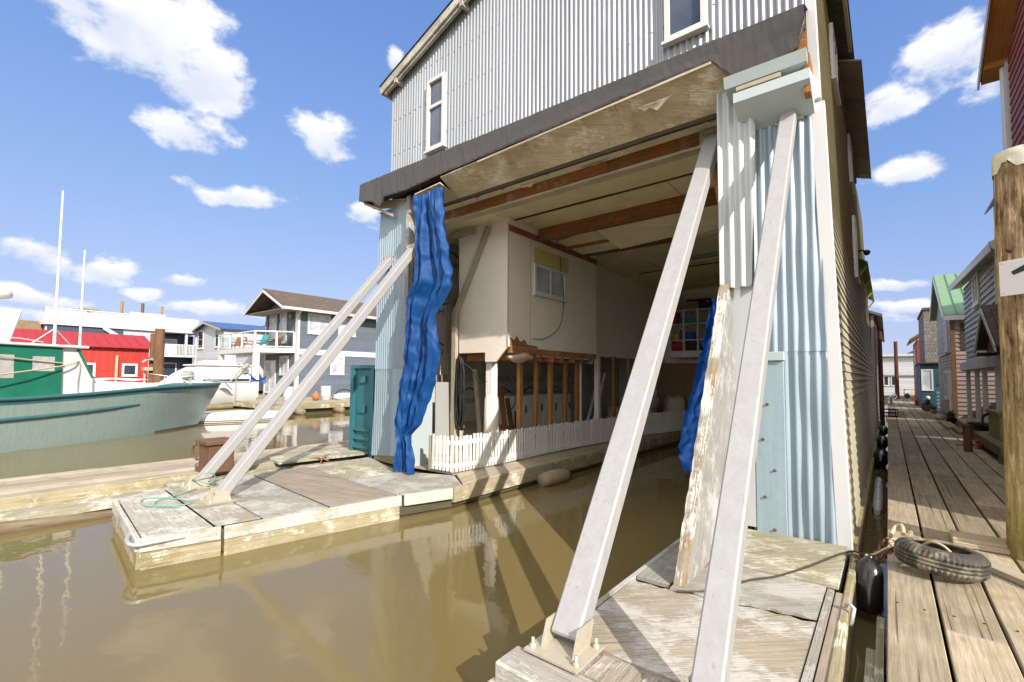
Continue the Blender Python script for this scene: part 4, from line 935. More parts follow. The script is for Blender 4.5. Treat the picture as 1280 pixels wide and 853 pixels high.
m = MB(); m.obox(c, su*.19, Z*.165, nn*.006, .5); m.build('plate', 'sign_white', sg, bevel=.003)
m = MB()
vs = lambda a, z, o=.0065: c+su*a+Z*z+nn*o
m.prism([vs(-.10, .055), vs(.045, .125), vs(.075, .125), vs(.075, -.125), vs(.0, -.125), vs(.0, .045), vs(-.085, .02)], nn*.0015); m.build('numeral', 'sign_ink', sg)
m = MB()
for a, z in [(-.165, .14), (.165, .14), (-.165, -.14), (.165, -.14)]: m.lathe([(.006, .003), (0, .004)], vs(a, z, .005), nn, 6)
m.build('screw', 'grey_plain', sg)
# ---------------- tarpaulins
def tarp(name, prof, y0, mat, label, wig=.07, nu=90, nv=170, seed=1, thick=2):
    """prof: list of (z, xl, xr); the sheet hangs in folds between those edges"""
    from mathutils import noise as nz
    rnd = random.Random(seed); ph = [rnd.uniform(0, 6) for _ in range(8)]
    tri = lambda q: 2/pi*math.asin(sin(q))
    pr = sorted(prof, reverse=True)
    def edge(z):
        for (a, b, c), (d, e, f) in zip(pr, pr[1:]):
            if d <= z <= a:
                t = (a-z)/(a-d); t = t*t*(3-2*t)*.5+t*.5; return b+(e-b)*t, c+(f-c)*t
        return pr[-1][1:]
    def f(u, v):
        z = pr[0][0]+(pr[-1][0]-pr[0][0])*v; l, r = edge(z); x = l+(r-l)*u
        y = y0-wig*(1-.55*u*u)*(1.5*sin(u*9+ph[0]+1.2*sin(v*3+ph[1]))*.6+.7*sin(u*19+ph[2]+v*2.5)*.5+.35*sin(u*33+v*7+ph[3])+.35*sin(v*11+u*6+ph[4])+.18*sin(v*29+u*14+ph[5])+.14*sin(v*47-u*31+ph[6])+.12*sin(v*21+u*41+ph[7]))
        q = V3((u*4+seed, v*9, seed*1.7)); r1 = 1-2*abs(nz.noise(q)); q2 = V3((u*9, v*22, seed*3.1)); r2_ = 1-2*abs(nz.noise(q2)); q3 = V3((u*3, v*26, 9+seed))
        y -= wig*(.55*tri(u*23+ph[0]+2*nz.noise(V3((u*2, v*5, seed))))+.5*r1+.28*r2_)
        return (x+.035*nz.noise(q3)+.02*nz.noise(q2*1.7), y, z+.03*nz.noise(q))
    m = MB(); m.grid(sheet(f, nu, nv)); o = m.build(name, mat)
    return tag(o, label, 'tarp')
t1 = tarp('tarpaulin', [(5.42, -6.66, -5.99), (5.15, -6.66, -5.97), (4.53, -6.64, -5.88), (4.26, -6.60, -5.80), (3.85, -6.63, -5.68), (3.66, -6.74, -5.70), (3.51, -6.84, -5.80), (3.14, -6.80, -6.08), (3.0, -6.84, -6.11), (2.5, -6.92, -5.97), (2.03, -7.0, -6.09), (1.79, -7.05, -6.25), (1.25, -7.10, -6.47), (1.04, -7.06, -6.76), (.91, -7.03, -6.72), (.59, -7.07, -6.62), (.36, -7.11, -6.64)], 5.46, 'tarp_blue', 'crumpled blue tarpaulin hanging in folds at the left of the opening', wig=.06, seed=3)
if 0: m = MB(); m.grid(sheet(lambda u, v: (-6.20-.05*v+.16*u*(1-.3*v)+.03*sin(v*7), 5.33-.05*sin(u*3.1)-.02*sin(v*17+u*3), 5.43-.95*v), 10, 36)); m.build('tarp_fold', 'tarp_bright', t1)
tarp('tarpaulin', [(3.1, -1.70, -1.52), (2.85, -1.74, -1.5), (2.5, -1.82, -1.5), (2.0, -1.93, -1.48), (1.6, -2.04, -1.46), (1.2, -2.13, -1.48), (1.02, -2.11, -1.6), (.93, -2.04, -1.8)], 6.12, 'tarp_bright', 'narrow strip of bright blue tarpaulin hanging behind the weathered buttress', wig=.04, nu=30, nv=80, seed=9)
# ---------------- things stored in the boathouse
m = MB(); m.bar((-7.62, 7.05, .40), (-7.72, 7.12, 1.98), .36, .03, (.9, -.3, 0)); tag(m.build('leaning_board', 'grey_plain'), 'grey white board leaning against the house wrap behind the fence end', 'board')
hs = MB(); P = []
for i in range(90): 
    a = i*.42; P.append((-7.28+.09*cos(a)+.03*sin(i*.2), 7.22+.05*sin(i*.17), 1.75+.72*sin(a)+.1*cos(i*.3)))
hs.tube(wiggle(P, 2), .016, 6); hs.tube(wiggle([(-7.3, 7.2, 2.42), (-7.1, 7.35, 2.3), (-6.85, 7.4, 2.0), (-6.6, 7.45, 2.02)]), .016, 6)
hs.tube(wiggle([(-6.35, 7.7, 2.3), (-6.2, 7.8, 1.9), (-6.3, 7.9, 1.5), (-6.6, 8.0, 1.3)]), .012, 6)
tag(hs.build('garden_hose', 'cable_black'), 'coils of black hose hanging on the wrapped wall left of the white post', 'hose')
for i, (x, y, l, h) in enumerate([(-6.75, 8.25, 'brown timber leaning behind the first bare stud', 1.5), (-6.95, 8.75, 'short dark brown timber leaning between the first two bare studs', 1.2), (-7.1, 7.75, 'pale thin batten leaning behind the white loft post', 1.9)]):
    m = MB(); m.bar((x, y, .38), (x-.35, y+.12, .38+h), .11, .05, Y1); tag(m.build('timber', ['beam_rust', 'pile_brown', 'beam_pale'][i]), l, 'timber', 'timbers leaning in the boathouse')
bn = thing('wooden_crate', (-7.0, 8.1, .37), 'low brown slatted wooden crate standing behind the near fence', 'crate')
m = MB()
for z in (.45, .66, .88): m.box(-7.35, -6.75, 7.85, 7.88, z, z+.1); m.box(-7.35, -6.75, 8.40, 8.43, z, z+.1)
m.build('slats', 'beam_rust', bn); m = MB()
for x in (-7.35, -6.79):
    for y in (7.88, 8.36): m.box(x, x+.05, y, y+.05, .37, 1.02)
m.build('corner_leg', 'beam_rust', bn)
cb = thing('cabinet', (-7.8, 10.6, .37), 'long white cabinet behind the bare wooden studs', 'cabinet')
m = MB(); m.box(-8.1, -7.62, 9.35, 12.3, .37, 1.62); m.build('carcass', 'box_white', cb); m = MB(); m.box(-8.15, -7.58, 9.3, 12.35, 1.62, 1.67); m.build('worktop', 'grey_plain', cb)
for i in range(4):
    m = MB(); m.box(-7.618, -7.60, 9.38+i*.735, 10.09+i*.735, .45, 1.56); d_ = m.build('door', 'box_white', cb); q = MB(); q.box(-7.598, -7.57, 10.0+i*.735, 10.03+i*.735, 1.15, 1.35); q.build('handle', 'dark_plain', d_)
ch = thing('folding_chair', (-7.0, 9.0, .37), 'black folding chair standing between the studs and white cabinet', 'chair')
m = MB(); m.grid(sheet(lambda u, v: (-7.05, 8.85+.3*u, .85+.42*v+.03*sin(u*pi)), 6, 6)); m.build('backrest', 'plastic_black', ch); m = MB(); m.box(-7.05, -6.7, 8.85, 9.15, .78, .81); m.build('seat', 'plastic_black', ch)
for x, y in ((-7.05, 8.86), (-7.05, 9.14), (-6.72, 8.86), (-6.72, 9.14)):
    m = MB(); m.tube([(x, y, .37), (x, y, .8)], .012, 6); m.build('leg', 'plastic_black', ch)
ld = thing('step_ladder', (-7.0, 12.9, .37), 'white ladder leaning behind the brown stud', 'ladder')
for y in (12.6, 12.95):
    m = MB(); m.bar((-7.2, y-.15, .4), (-6.95, y+.35, 2.25), .05, .09, Y1); m.build('rail', 'box_white', ld)
m = MB()
for i in range(5): t = .15+i*.17; m.bar((-7.2+.25*t, 12.45+.5*t, .4+1.85*t), (-7.2+.25*t, 12.8+.5*t, .4+1.85*t), .08, .02)
m.build('rungs', 'box_white', ld)
def sack(x, y, z, sx, sy, sz, rz, label, seed, mat='sack'):
    rnd = random.Random(seed); ph = [rnd.uniform(0, 6) for _ in range(5)]; rows = []
    for i in range(15):
        t = pi*i/14
        row = []
        for k in range(22):
            p = 2*pi*k/22; sgn = lambda v, e: math.copysign(abs(v)**e, v)
            d = V3((sgn(sin(t), .7)*sgn(cos(p), .7), sgn(sin(t), .7)*sgn(sin(p), .7), sgn(cos(t), .8)))
            w = 1+.07*sin(d.x*5+ph[0]+d.z*4)+.05*sin(d.y*8+ph[1])+.04*sin(d.z*9+d.x*7+ph[2])
            q = V3((d.x*sx*w, d.y*sy*w, d.z*sz*w)); q = Matrix.Rotation(rz, 3, 'Z') @ q; row.append((x+q.x, y+q.y, z+sz*.95+q.z))
        rows.append(row)
    m = MB(); m.grid(rows, .5, True, closed_u=True); return tag(m.build('sack', mat), label, 'sack', 'sacks in the boathouse')
sack(-6.75, 13.9, .37, .35, .7, .42, .1, 'large slumped pale sack behind the brown stud and fence', 1)
sack(-6.55, 15.3, .37, .4, .55, .38, .3, 'broad pale sack lying under the rounded one behind the fence', 2)
sack(-6.5, 15.5, 1.05, .32, .42, .22, -.2, 'rounded pale sack lying on top of a broad sack', 3)
sack(-5.85, 16.3, .42, .34, .38, .55, .6, 'upright pale sack with square top leaning before the plywood partition', 4)
m = MB(); m.grid(sheet(lambda u, v: (-5.55+.5*u, 16.0+.3*v+.05*sin(u*7), .55+.5*v*(1-.5*u)+.05*sin(u*9+v*5)), 10, 8)); tag(m.build('blue_bag', 'plastic_blue'), 'crumpled blue bag beside the upright sack', 'bag')
sh = thing('shelf_unit', (-5.3, 16.6, 2.83), 'white open shelf unit on the gallery holding coloured boxes', 'shelf')
for x in (-6.0, -5.52, -5.04, -4.62):
    m = MB(); m.box(x-.03, x+.03, 16.38, 16.85, 2.83, 4.52); m.build('upright', 'box_white', sh)
for i, z in enumerate((2.84, 3.42, 3.98, 4.46)):
    m = MB(); m.box(-6.03, -4.59, 16.40, 16.84, z, z+.035 if i else z+.22); m.build('shelf', 'box_white', sh)
def bx(name, x, y, z, sx, sy, sz, mat, label, cat='box', group='boxes on the shelf unit'):
    m = MB(); m.box(x-sx/2, x+sx/2, y-sy/2, y+sy/2, z, z+sz); q = m.build(name, mat, bevel=.012); tag(q, label, cat, group); return q
bx('storage_box', -5.78, 16.6, 3.08, .36, .3, .28, 'plastic_red', 'red box on the bottom shelf of the white shelf unit')
bx('storage_box', -5.86, 16.6, 4.02, .24, .3, .40, 'plastic_red', 'tall red box on the upper shelf of the white shelf unit')
bx('storage_box', -5.66, 16.6, 4.02, .14, .3, .22, 'plastic_blue', 'small blue box beside the tall red box')
bx('storage_box', -5.80, 16.6, 3.46, .20, .25, .2, 'plastic_yellow', 'yellow box on the middle shelf of the white shelf unit')
bx('storage_box', -5.63, 16.62, 3.46, .12, .25, .34, 'plastic_blue', 'slim blue box standing beside the yellow box')
bx('storage_box', -5.34, 16.6, 3.46, .28, .3, .26, 'plastic_blue', 'blue box in the middle bay of the white shelf unit')
bx('storage_box', -5.28, 16.6, 4.02, .36, .3, .24, 'plastic_teal', 'greenish blue box on the upper shelf of the middle bay')
bx('storage_box', -5.28, 16.6, 3.08, .40, .3, .30, 'plastic_black', 'black box on the bottom shelf of the middle bay')
bx('storage_box', -4.83, 16.6, 3.08, .34, .3, .2, 'dark_timber', 'dark brown low box in the right bay of the shelf unit')
bx('cardboard_box', -5.45, 16.6, 4.50, .85, .38, .28, 'cardboard', 'long brown cardboard box on top of the white shelf unit')
bx('cardboard_box', -4.85, 16.6, 4.50, .3, .34, .22, 'dark_timber', 'dark box at the right end on top of the shelf unit', group='boxes on the shelf unit')
sp = thing('speaker_box', (-5.2, 17.2, 5.0), 'long black stereo on the high wall shelf', 'stereo')
m = MB(); m.box(-5.65, -4.75, 17.05, 17.3, 4.67, 4.95); m.build('case', 'plastic_black', sp, bevel=.03); m = MB()
for x in (-5.5, -4.9): m.lathe([(.09, 0), (.07, .02), (0, .015)], (x, 17.05, 4.81), -Y1, 14)
m.build('cone', 'grey_plain', sp)
m = MB(); P = [(-4.4+.14*sin(i*.9)+.05*i, 17.1, 4.75+.18*abs(cos(i*.7))) for i in range(16)]; m.tube(wiggle(P, 3), .012, 5); tag(m.build('cable_tangle', 'cable_black'), 'tangle of black cable beside the stereo on the wall shelf', 'cable')
m = MB(); m.box(-4.35, -3.9, 16.95, 17.2, 3.4, 4.1); tag(m.build('wall_box', 'plastic_black', bevel=.02), 'black box hung on the white back wall right of the shelf unit', 'box')
# green rope on the left float
m = MB(); P = []
for i in range(26):
    a = i*.55; P.append((-8.36+.13*cos(a), 2.72+.15*sin(a), .40+.05*sin(i*.9)+.006*i))
m.tube(wiggle(P, 4), .008, 6); m.tube(wiggle([(-8.3, 2.6, .36), (-8.1, 2.35, .36), (-7.95, 2.05, .355), (-7.7, 1.95, .355), (-7.45, 2.15, .355), (-7.5, 2.3, .355), (-7.9, 2.2, .36), (-8.2, 2.0, .355), (-8.1, 1.88, .355), (-7.75, 1.85, .355), (-7.5, 2.0, .365), (-7.35, 2.12, .36)]), .0075, 6)
tag(m.build('rope', 'rope_green'), 'green rope wound round a brace foot and coiled on the left float', 'rope')
# teal steel locker behind the left jamb
tl = thing('steel_locker', (-9.6, 6.8, .1), 'tall teal steel locker with ribbed side behind the left corrugated wall', 'locker')
def tilt(x, y, z): return (x+.012*(z), y, z)
m = MB(); m.box(-10.02, -8.95, 6.36, 7.6, .12, 2.28); m.build('body', 'teal_steel', tl, bevel=.01)
m = MB(); m.box(-10.06, -8.92, 6.30, 7.64, 2.281, 2.36); m.box(-10.06, -9.93, 6.29, 6.358, .12, 2.28); m.box(-9.25, -9.15, 6.31, 6.358, .12, 2.28)
m.build('frame', 'teal_steel', tl); m = MB()
for z in (.42, .62, .82):
    m = MB(); m.box(-9.92, -9.26, 6.30, 6.357, z, z+.07); m.build('rib', 'teal_steel', tl)
for z in (1.25, 1.95):
    m = MB(); m.box(-9.75, -9.48, 6.31, 6.357, z, z+.15); m.build('latch_plate', 'teal_steel', tl)
# rusty winch box on the left walkway
wb = thing('winch_box', (-9.85, 3.5, .3), 'rusty riveted steel box standing on the left walkway', 'box')
m = MB(); m.box(-10.16, -9.62, 3.2, 3.62, .30, .82); m.build('body', 'rusty', wb, bevel=.02); m = MB(); m.box(-10.21, -9.57, 3.15, 3.67, .82, .89); m.build('rim', 'rusty', wb, bevel=.01); m = MB(); m.box(-10.19, -9.59, 3.16, 3.2, .30, .38); m.build('base_flange', 'rusty', wb); m = MB(); m.tube(wiggle([(-10.2, 3.2, .5), (-10.28, 3.15, .6), (-10.27, 3.14, .75), (-10.19, 3.17, .78)]), .025, 8); m.build('hook', 'rusty', wb)
# left walkway
lw = thing('walkway', (-10.8, 4, .0), 'long grey plank walkway floating beyond the left float', 'walkway')
m = MB(); planks(m, -11.85, -10.04, -4, 11.5, .24, .30, .3, .014, rnd=random.Random(4), joint=(3.5, 6)); m.build('decking', 'deck_grey', lw, bevel=.004)
m = MB(); m.box(-10.04, -9.98, -4, 11.5, .10, .305); m.build('fascia', 'skirt_yellow', lw, bevel=.008); m = MB(); m.box(-11.8, -10.06, -4, 11.5, -.05, .235); m.build('stringer', 'timber_wet', lw)
m = MB(); m.box(-9.95, -9.45, -4, 6.1, .02, .12); m.box(-9.9, -9.6, 2.6, 6.0, .125, .22); m.build('low_step', 'ply_moss', lw, bevel=.008)
m = MB(); m.prism([(-10.5, 4.6, .306), (-9.6, 4.45, .306), (-9.3, 6.6, .306), (-10.4, 6.8, .306)], (0, 0, .04)); m.build('gang_board', 'ply_moss', lw)
m = MB(); m.tube([(-9.5, -2.5, .02), (-9.2, .5, .05), (-9.02, 1.75, .03)], [.09, .1, .06], 12); tag(m.build('floating_log', 'log'), 'thin pale log floating beside the left walkway', 'log')
m = MB(); m.tube(wiggle([(-9.5, 5.3, .34), (-9.4, 5.4, .42), (-9.3, 5.2, .36), (-9.15, 5.1, .2), (-9.2, 5.3, .1), (-9.3, 5.5, .25)]), .014, 6); m.tube(wiggle([(-9.6, 5.1, .35), (-9.45, 5.2, .37), (-9.3, 5.35, .3)]), .014, 6); tag(m.build('red_strap', 'beam_rust'), 'reddish strap lying on the walkway near the teal locker', 'strap')
# ------------------------------------------------------------------ left bank
# green-canopied boat
BO, BH, BB = V3((-22.4, 6.9, 0)), V3((-.40, .9165, 0)), V3((.9165, .40, 0))
bp = lambda s, o, z: BO-BH*s+BB*o+Z*z
gb = thing('motor_boat', tuple(bp(5, 0, 0)), 'sage green motor boat with green canvas shelter and white wheelhouse', 'boat')
def lerpk(k, x):
    for (a, b), (c, d) in zip(k, k[1:]):
        if a <= x <= c:
            t = (x-a)/(c-a); return b+(d-b)*t
    return k[-1][1] if x > k[-1][0] else k[0][1]
DH = [(-1.05, .02), (-.6, .32), (0, .62), (.6, .86), (1.4, 1.12), (2.8, 1.42), (5, 1.6), (9, 1.6), (12, 1.45)]
WH = [(-1.05, .01), (-.6, .01), (0, .02), (.6, .22), (1.4, .55), (2.8, 1.0), (5, 1.32), (9, 1.4), (12, 1.25)]
SH = [(-1.05, 1.70), (0, 1.69), (1.4, 1.66), (2.8, 1.62), (4, 1.54), (5.7, 1.43), (7, 1.39), (12, 1.36)]
KZ = [(-1.05, 1.60), (-.6, .85), (0, -.05), (.6, -.2), (12, -.25)]
st = [-1.05, -.85, -.6, -.3, 0, .3, .6, 1, 1.4, 2, 2.8, 3.8, 5, 6.5, 8, 10, 12]
def hull(sign):
    rows = []
    for s in st:
        d, w, z, k = lerpk(DH, s), lerpk(WH, s), lerpk(SH, s), lerpk(KZ, s); r = []
        for i in range(9):
            t = i/8; zz = k+(z-k)*t; f = t**1.5 if s < 2.5 else t**.8
            r.append(bp(s, sign*(w+(d-w)*f), zz))
        rows.append(r)
    return rows
m = MB(); m.grid(hull(1), .5); m.grid(hull(-1), .5); m.grid([[bp(12, lerpk(WH, 12)*q, -.25), bp(12, lerpk(DH, 12)*q, 1.36)] for q in (1, 0, -1)], .5, False); m.build('hull', 'hull_sage', gb)
m = MB(); m.grid([[bp(s, lerpk(DH, s)*q, lerpk(SH, s)-.06) for q in (1, .5, 0, -.5, -1)] for s in st], .5, False); m.build('deck', 'gel_white', gb)
m = MB()
for q in (1, -1):
    m.tube([bp(s, q*(lerpk(DH, s)+.02), lerpk(SH, s)+.02) for s in st], .055, 8)
    m.grid([[bp(s, q*(lerpk(DH, s)+.005-k*.02), lerpk(SH, s)-k*.14) for k in (0, 1)] for s in st], .5)
m.build('gunwale', 'rail_dark', gb)
m = MB(); m.tube([bp(s, lerpk(WH, s)+(lerpk(DH, s)-lerpk(WH, s))*.72+.03, lerpk(SH, s)-.52+.02*(7-s)*.3) for s in (3.3, 4.2, 5, 6, 7, 8, 10, 12)], [.03]+[.055]*7, 6); m.build('rub_rail', 'rail_dark', gb)
m = MB(); m.grid([[bp(s, lerpk(WH, s)+.03, -.1), bp(s, lerpk(WH, s)+.06+(.03 if s < 2 else 0), .07)] for s in st[4:]], .5); m.build('waterline', 'hull_foul', gb)
def bquad(m, pts, th, o=1): m.prism([bp(*p) for p in pts], BB*th)
m = MB(); m.prism([bp(5.48, -1.18, 1.36), bp(4.62, -1.18, 1.40), bp(4.62, -1.18, 1.92), bp(5.08, -1.18, 2.88), bp(5.48, -1.18, 2.88)], BB*2.36); m.build('wheelhouse', 'gel_white', gb)
m = MB(); m.prism([bp(4.62, -1.0, 1.94), bp(4.59, -1.0, 1.96), bp(5.03, -1.0, 2.86), bp(5.06, -1.0, 2.84)], BB*2.0); m.prism([bp(4.66, 1.181, 1.98), bp(4.60, 1.181, 1.98), bp(5.02, 1.181, 2.86), bp(5.10, 1.181, 2.86)], BB*.03); m.build('windscreen', 'canvas_green', gb)
m = MB(); m.prism([bp(4.6, -.95, 1.45), bp(2.56, -.75, 1.48), bp(2.56, -.7, 1.80), bp(4.6, -.9, 1.9)], BB*1.9); m.build('trunk_cabin', 'gel_white', gb)
m = MB(); m.grid(sheet(lambda u, v: bp(2.5+2.0*u, -.9+1.8*v, 1.905+.05*sin(v*pi)+.03*sin(u*11+v*7)), 12, 10)); m.build('deck_cover', 'sign_white', gb)
m = MB()
m.grid(sheet(lambda u, v: bp(5.49+6*u, 1.30-.06*v+.012*sin(u*40)*(1-v), 1.34+1.54*v), 60, 8)); m.grid(sheet(lambda u, v: bp(5.49+6*u, -1.30+.06*v, 1.34+1.54*v), 20, 4)); m.grid([[bp(11.5, o, z) for o in (1.3, -1.3)] for z in (1.34, 2.88)])
m.build('canvas_shelter', 'canvas_green', gb)
for s0, s1, z0, z1 in ((5.68, 6.2, 2.18, 2.60), (6.6, 7.3, 1.98, 2.62), (8, 8.8, 2.0, 2.6)):
    m = MB(); m.grid(sheet(lambda u, v: bp(s0+(s1-s0)*u, 1.315-.06*((z0+(z1-z0)*v-1.34)/1.54)+.006*sin(u*17+v*9), z0+(z1-z0)*v), 10, 8)); m.build('vinyl_window', 'vinyl_clear', gb)
m = MB(); m.prism([bp(4.85, -1.32, 2.885), bp(11.6, -1.32, 2.885), bp(11.6, -1.32, 2.97), bp(4.85, -1.32, 2.96)], BB*2.66); m.build('roof', 'gel_white', gb, bevel=.02)
m = MB(); m.prism([bp(4.80, -1.25, 2.90), bp(5.3, -1.25, 2.90), bp(5.3, -1.25, 2.985), bp(4.80, -1.25, 2.985)], BB*2.5); m.build('roof_front', 'rail_teal', gb)
m = MB(); m.prism([bp(6.3, -.5, 2.97), bp(7.4, -.5, 2.97), bp(7.4, -.5, 3.95), bp(6.05, -.5, 3.95)], BB*1.0); m.build('mast_fairing', 'gel_white', gb, bevel=.04)
m = MB(); m.tube([bp(6.5, 0, 3.9), bp(6.5, 0, 4.28)], .06); m.build('radar_post', 'alu', gb)
m = MB(); m.lathe([(0, 0), (.30, 0), (.36, .05), (.36, .16), (.30, .23), (0, .25)], bp(6.45, 0, 4.28), Z, 24); m.build('radome', 'gel_white', gb)
for s, z, r, oo in ((5.62, 7.6, .034, 1.1), (5.0, 5.95, .030, 1.15)):
    m = MB(); m.tube([bp(s, oo, 2.95), bp(s, oo, 4.2), bp(s, oo, z)], [r*1.15, r, r*.75], 8); m.build('antenna', 'gel_white', gb)
m = MB()
for a in (-.35, .35): m.tube([bp(5.62+a*1.4, 1.0, 2.96), bp(5.62, 1.1, 3.45)], .018, 6)
m.tube(wiggle([bp(5.6, .6, 3.05), bp(6.3, .7, 3.12), bp(6.9, .7, 3.05), bp(7.5, .7, 3.1)]), .02, 6); m.build('roof_rail', 'alu', gb)
m = MB(); m.lathe([(0, -.16), (.17, -.16), (.2, -.12), (.12, -.1), (.12, .1), (.2, .12), (.17, .16), (0, .16)], bp(.65, .25, 2.08), BB, 16); m.bar(bp(.65, .1, 1.63), bp(.65, .1, 2.05), .06, .06); m.bar(bp(.65, .4, 1.63), bp(.65, .4, 2.05), .06, .06); m.build('winch', 'grey_plain', gb)
m = MB(); m.bar(bp(1.9, .2, 1.72), bp(-.2, .1, 1.98), .12, .05); m.tube(wiggle([bp(2.2, .6, 1.7), bp(1.2, .5, 2.0), bp(.2, .4, 2.05), bp(-.6, .1, 1.9)]), .02, 6); m.build('bow_roller', 'gel_white', gb)
m = MB(); m.tube([bp(-.7, 0, 1.76), bp(-1.3, 0, 1.80), bp(-1.75, 0, 1.45)], .03, 8); m.grid(sheet(lambda u, v: bp(-1.25-.5*v, (u-.5)*.5*(1-.5*v), 1.55-.35*v-.1*abs(u-.5)), 6, 6), .5); m.grid(sheet(lambda u, v: bp(-1.70-.2*v, (u-.5)*.14*(1-v), 1.22+.5*v), 3, 5), .5); m.build('anchor', 'alu', gb)
m = MB(); m.tube(wiggle([bp(12, 1.9, 1.55), bp(8, 1.75, 1.95), bp(5.6, 1.4, 2.33), bp(5.05, 1.22, 2.50)]), .022, 6); m.tube(wiggle([bp(7.6, 1.4, 2.66), bp(6.4, 1.33, 2.50), bp(5.5, 1.3, 2.42)]), .02, 6); m.tube(wiggle([bp(5.05, 1.22, 2.52), bp(5.0, 1.22, 2.35), bp(5.06, 1.25, 1.9), bp(5.1, 1.3, 1.55)]), .014, 6)
tag(m.build('mooring_rope', 'rope_tan'), 'tan mooring ropes stretched along the side of the green canvas boat', 'rope')
# grey two-storey float home
gh = thing('float_home', (-35.1, 20, .6), 'two storey slate blue float home with white trim and balcony', 'house')
pts = [(-37.6, .6), (-32.74, .6), (-32.74, 6.95), (-35.15, 8.1), (-37.6, 6.95)]
lap_wall(gh, 'front_wall', 'siding_slate', pts, (0, 16.13, 0), X1, -Y1, .17, .02)
lap_wall(gh, 'side_wall', 'siding_slate', [(16.13, .6), (27, .6), (27, 6.95), (16.13, 6.95)], (-32.74, 0, 0), Y1, X1, .17, .02)
m = MB(); m.box(-37.6, -32.9, 16.3, 27, .6, 6.9); m.build('core', 'siding_slate', gh)
m = MB()
for sg, xe in ((1, -31.85), (-1, -38.45)):
    m.prism([(xe, 14.75, 6.78), (-35.15, 14.75, 8.30), (-35.15, 14.75, 8.42), (xe, 14.75, 6.90)], (0, 12.8, 0))
m.build('roof', 'shingle_brown', gh)
m = MB(); m.prism([(-31.9, 14.74, 6.62), (-35.15, 14.74, 8.14), (-35.15, 14.74, 8.32), (-31.9, 14.74, 6.80)], (0, -.05, 0)); m.prism([(-38.4, 14.74, 6.62), (-35.15, 14.74, 8.14), (-35.15, 14.74, 8.32), (-38.4, 14.74, 6.80)], (0, -.05, 0)); m.box(-31.9, -31.76, 14.7, 27.5, 6.66, 6.84); m.tube([(-31.95, 16.0, 6.65), (-32.3, 16.0, 6.4), (-32.62, 16.05, 6.3), (-32.62, 16.05, .7)], .05, 6)
m.build('gutter_trim', 'trim_white', gh)
m = MB(); m.box(-38.3, -31.9, 14.78, 16.1, 6.72, 6.74); m.box(-32.7, -31.9, 16.1, 27.4, 6.72, 6.75); m.build('soffit', 'beam_pale', gh)
m = MB(); m.box(-32.86, -32.68, 16.06, 16.12, .6, 6.9); m.box(-32.715, -32.66, 16.13, 16.3, .6, 6.9); m.box(-32.715, -32.67, 16.31, 27, 3.62, 4.02); m.box(-37.7, -37.56, 16.06, 16.12, .6, 6.9); m.build('white_trim', 'trim_white', gh)
for y, z, w, h, c in ((17.75, 5.92, 1.75, 1.5, 2), (20.05, 5.92, 1.5, 1.45, 2), (19.3, 2.9, 1.15, 1.4, 2), (23.5, 5.9, 1.5, 1.4, 2)):
    window(gh, (-32.72, y, z), Y1, X1, w, h, c, 1, fw=.13, dep=.06, pane='glass_pale')
for x, z, w, h in ((-36.4, 6.15, 1.15, 1.1), (-34.75, 6.0, 1.05, 1.4)): window(gh, (x, 16.11, z-.35), X1, -Y1, w, h+.9, 1, 2, fw=.12, dep=.06, pane='glass_pale')
window(gh, (-36.7, 16.11, 2.0), X1, -Y1, 1.9, 2.5, 2, 3, fw=.14, dep=.06, pane='glass_pale', name='french_door', sill=False)
window(gh, (-34.45, 16.11, 2.85), X1, -Y1, 1.35, 1.4, 2, 1, fw=.13, dep=.06, pane='glass_pale')
for x, z in ((-37.3, 6.1), (-35.55, 6.2), (-33.5, 6.4)):
    m = MB(); m.lathe([(.05, 0), (.13, .05), (.13, .3), (.05, .36)], (x, 16.0, z-.2), Z, 8); m.build('wall_lamp', 'grey_plain', gh)
m = MB(); m.prism([(-34.45, 13.95, 3.72), (-32.85, 16.05, 3.72), (-41.0, 16.05, 3.72), (-41.0, 13.95, 3.72)], (0, 0, .34)); bal = m.build('balcony', 'trim_white', gh)
m = MB(); R_ = [(-41, 16.0), (-41, 14.0), (-38.8, 14.0), (-36.6, 14.0), (-34.45, 14.0), (-33.6, 15.1), (-32.9, 16.0)]
for x, y in R_: m.box(x-.06, x+.06, y-.06, y+.06, 4.06, 5.18)
for a, b in zip(R_, R_[1:]): m.bar((*a, 5.22), (*b, 5.22), .12, .08); m.bar((*a, 4.15), (*b, 4.15), .06, .06)
m.build('railing', 'trim_white', bal); m = MB()
for a, b in zip(R_, R_[1:]):
    a, b = V3((*a, 4.66)), V3((*b, 4.66)); d = (b-a)*.06; m.bar(a+d, b-d, .012, .9)
m.build('glass_panel', 'clear_glass', bal)
for x in (-34.5, -40.8):
    m = MB(); m.box(x-.17, x+.17, 13.98, 14.3, .62, 3.72); m.build('balcony_post', 'panel_white', bal)
m = MB(); m.box(-32.69, -32.3, 21.3, 22.2, 1.5, 2.2); m.build('heat_pump', 'gel_white', gh, bevel=.04)
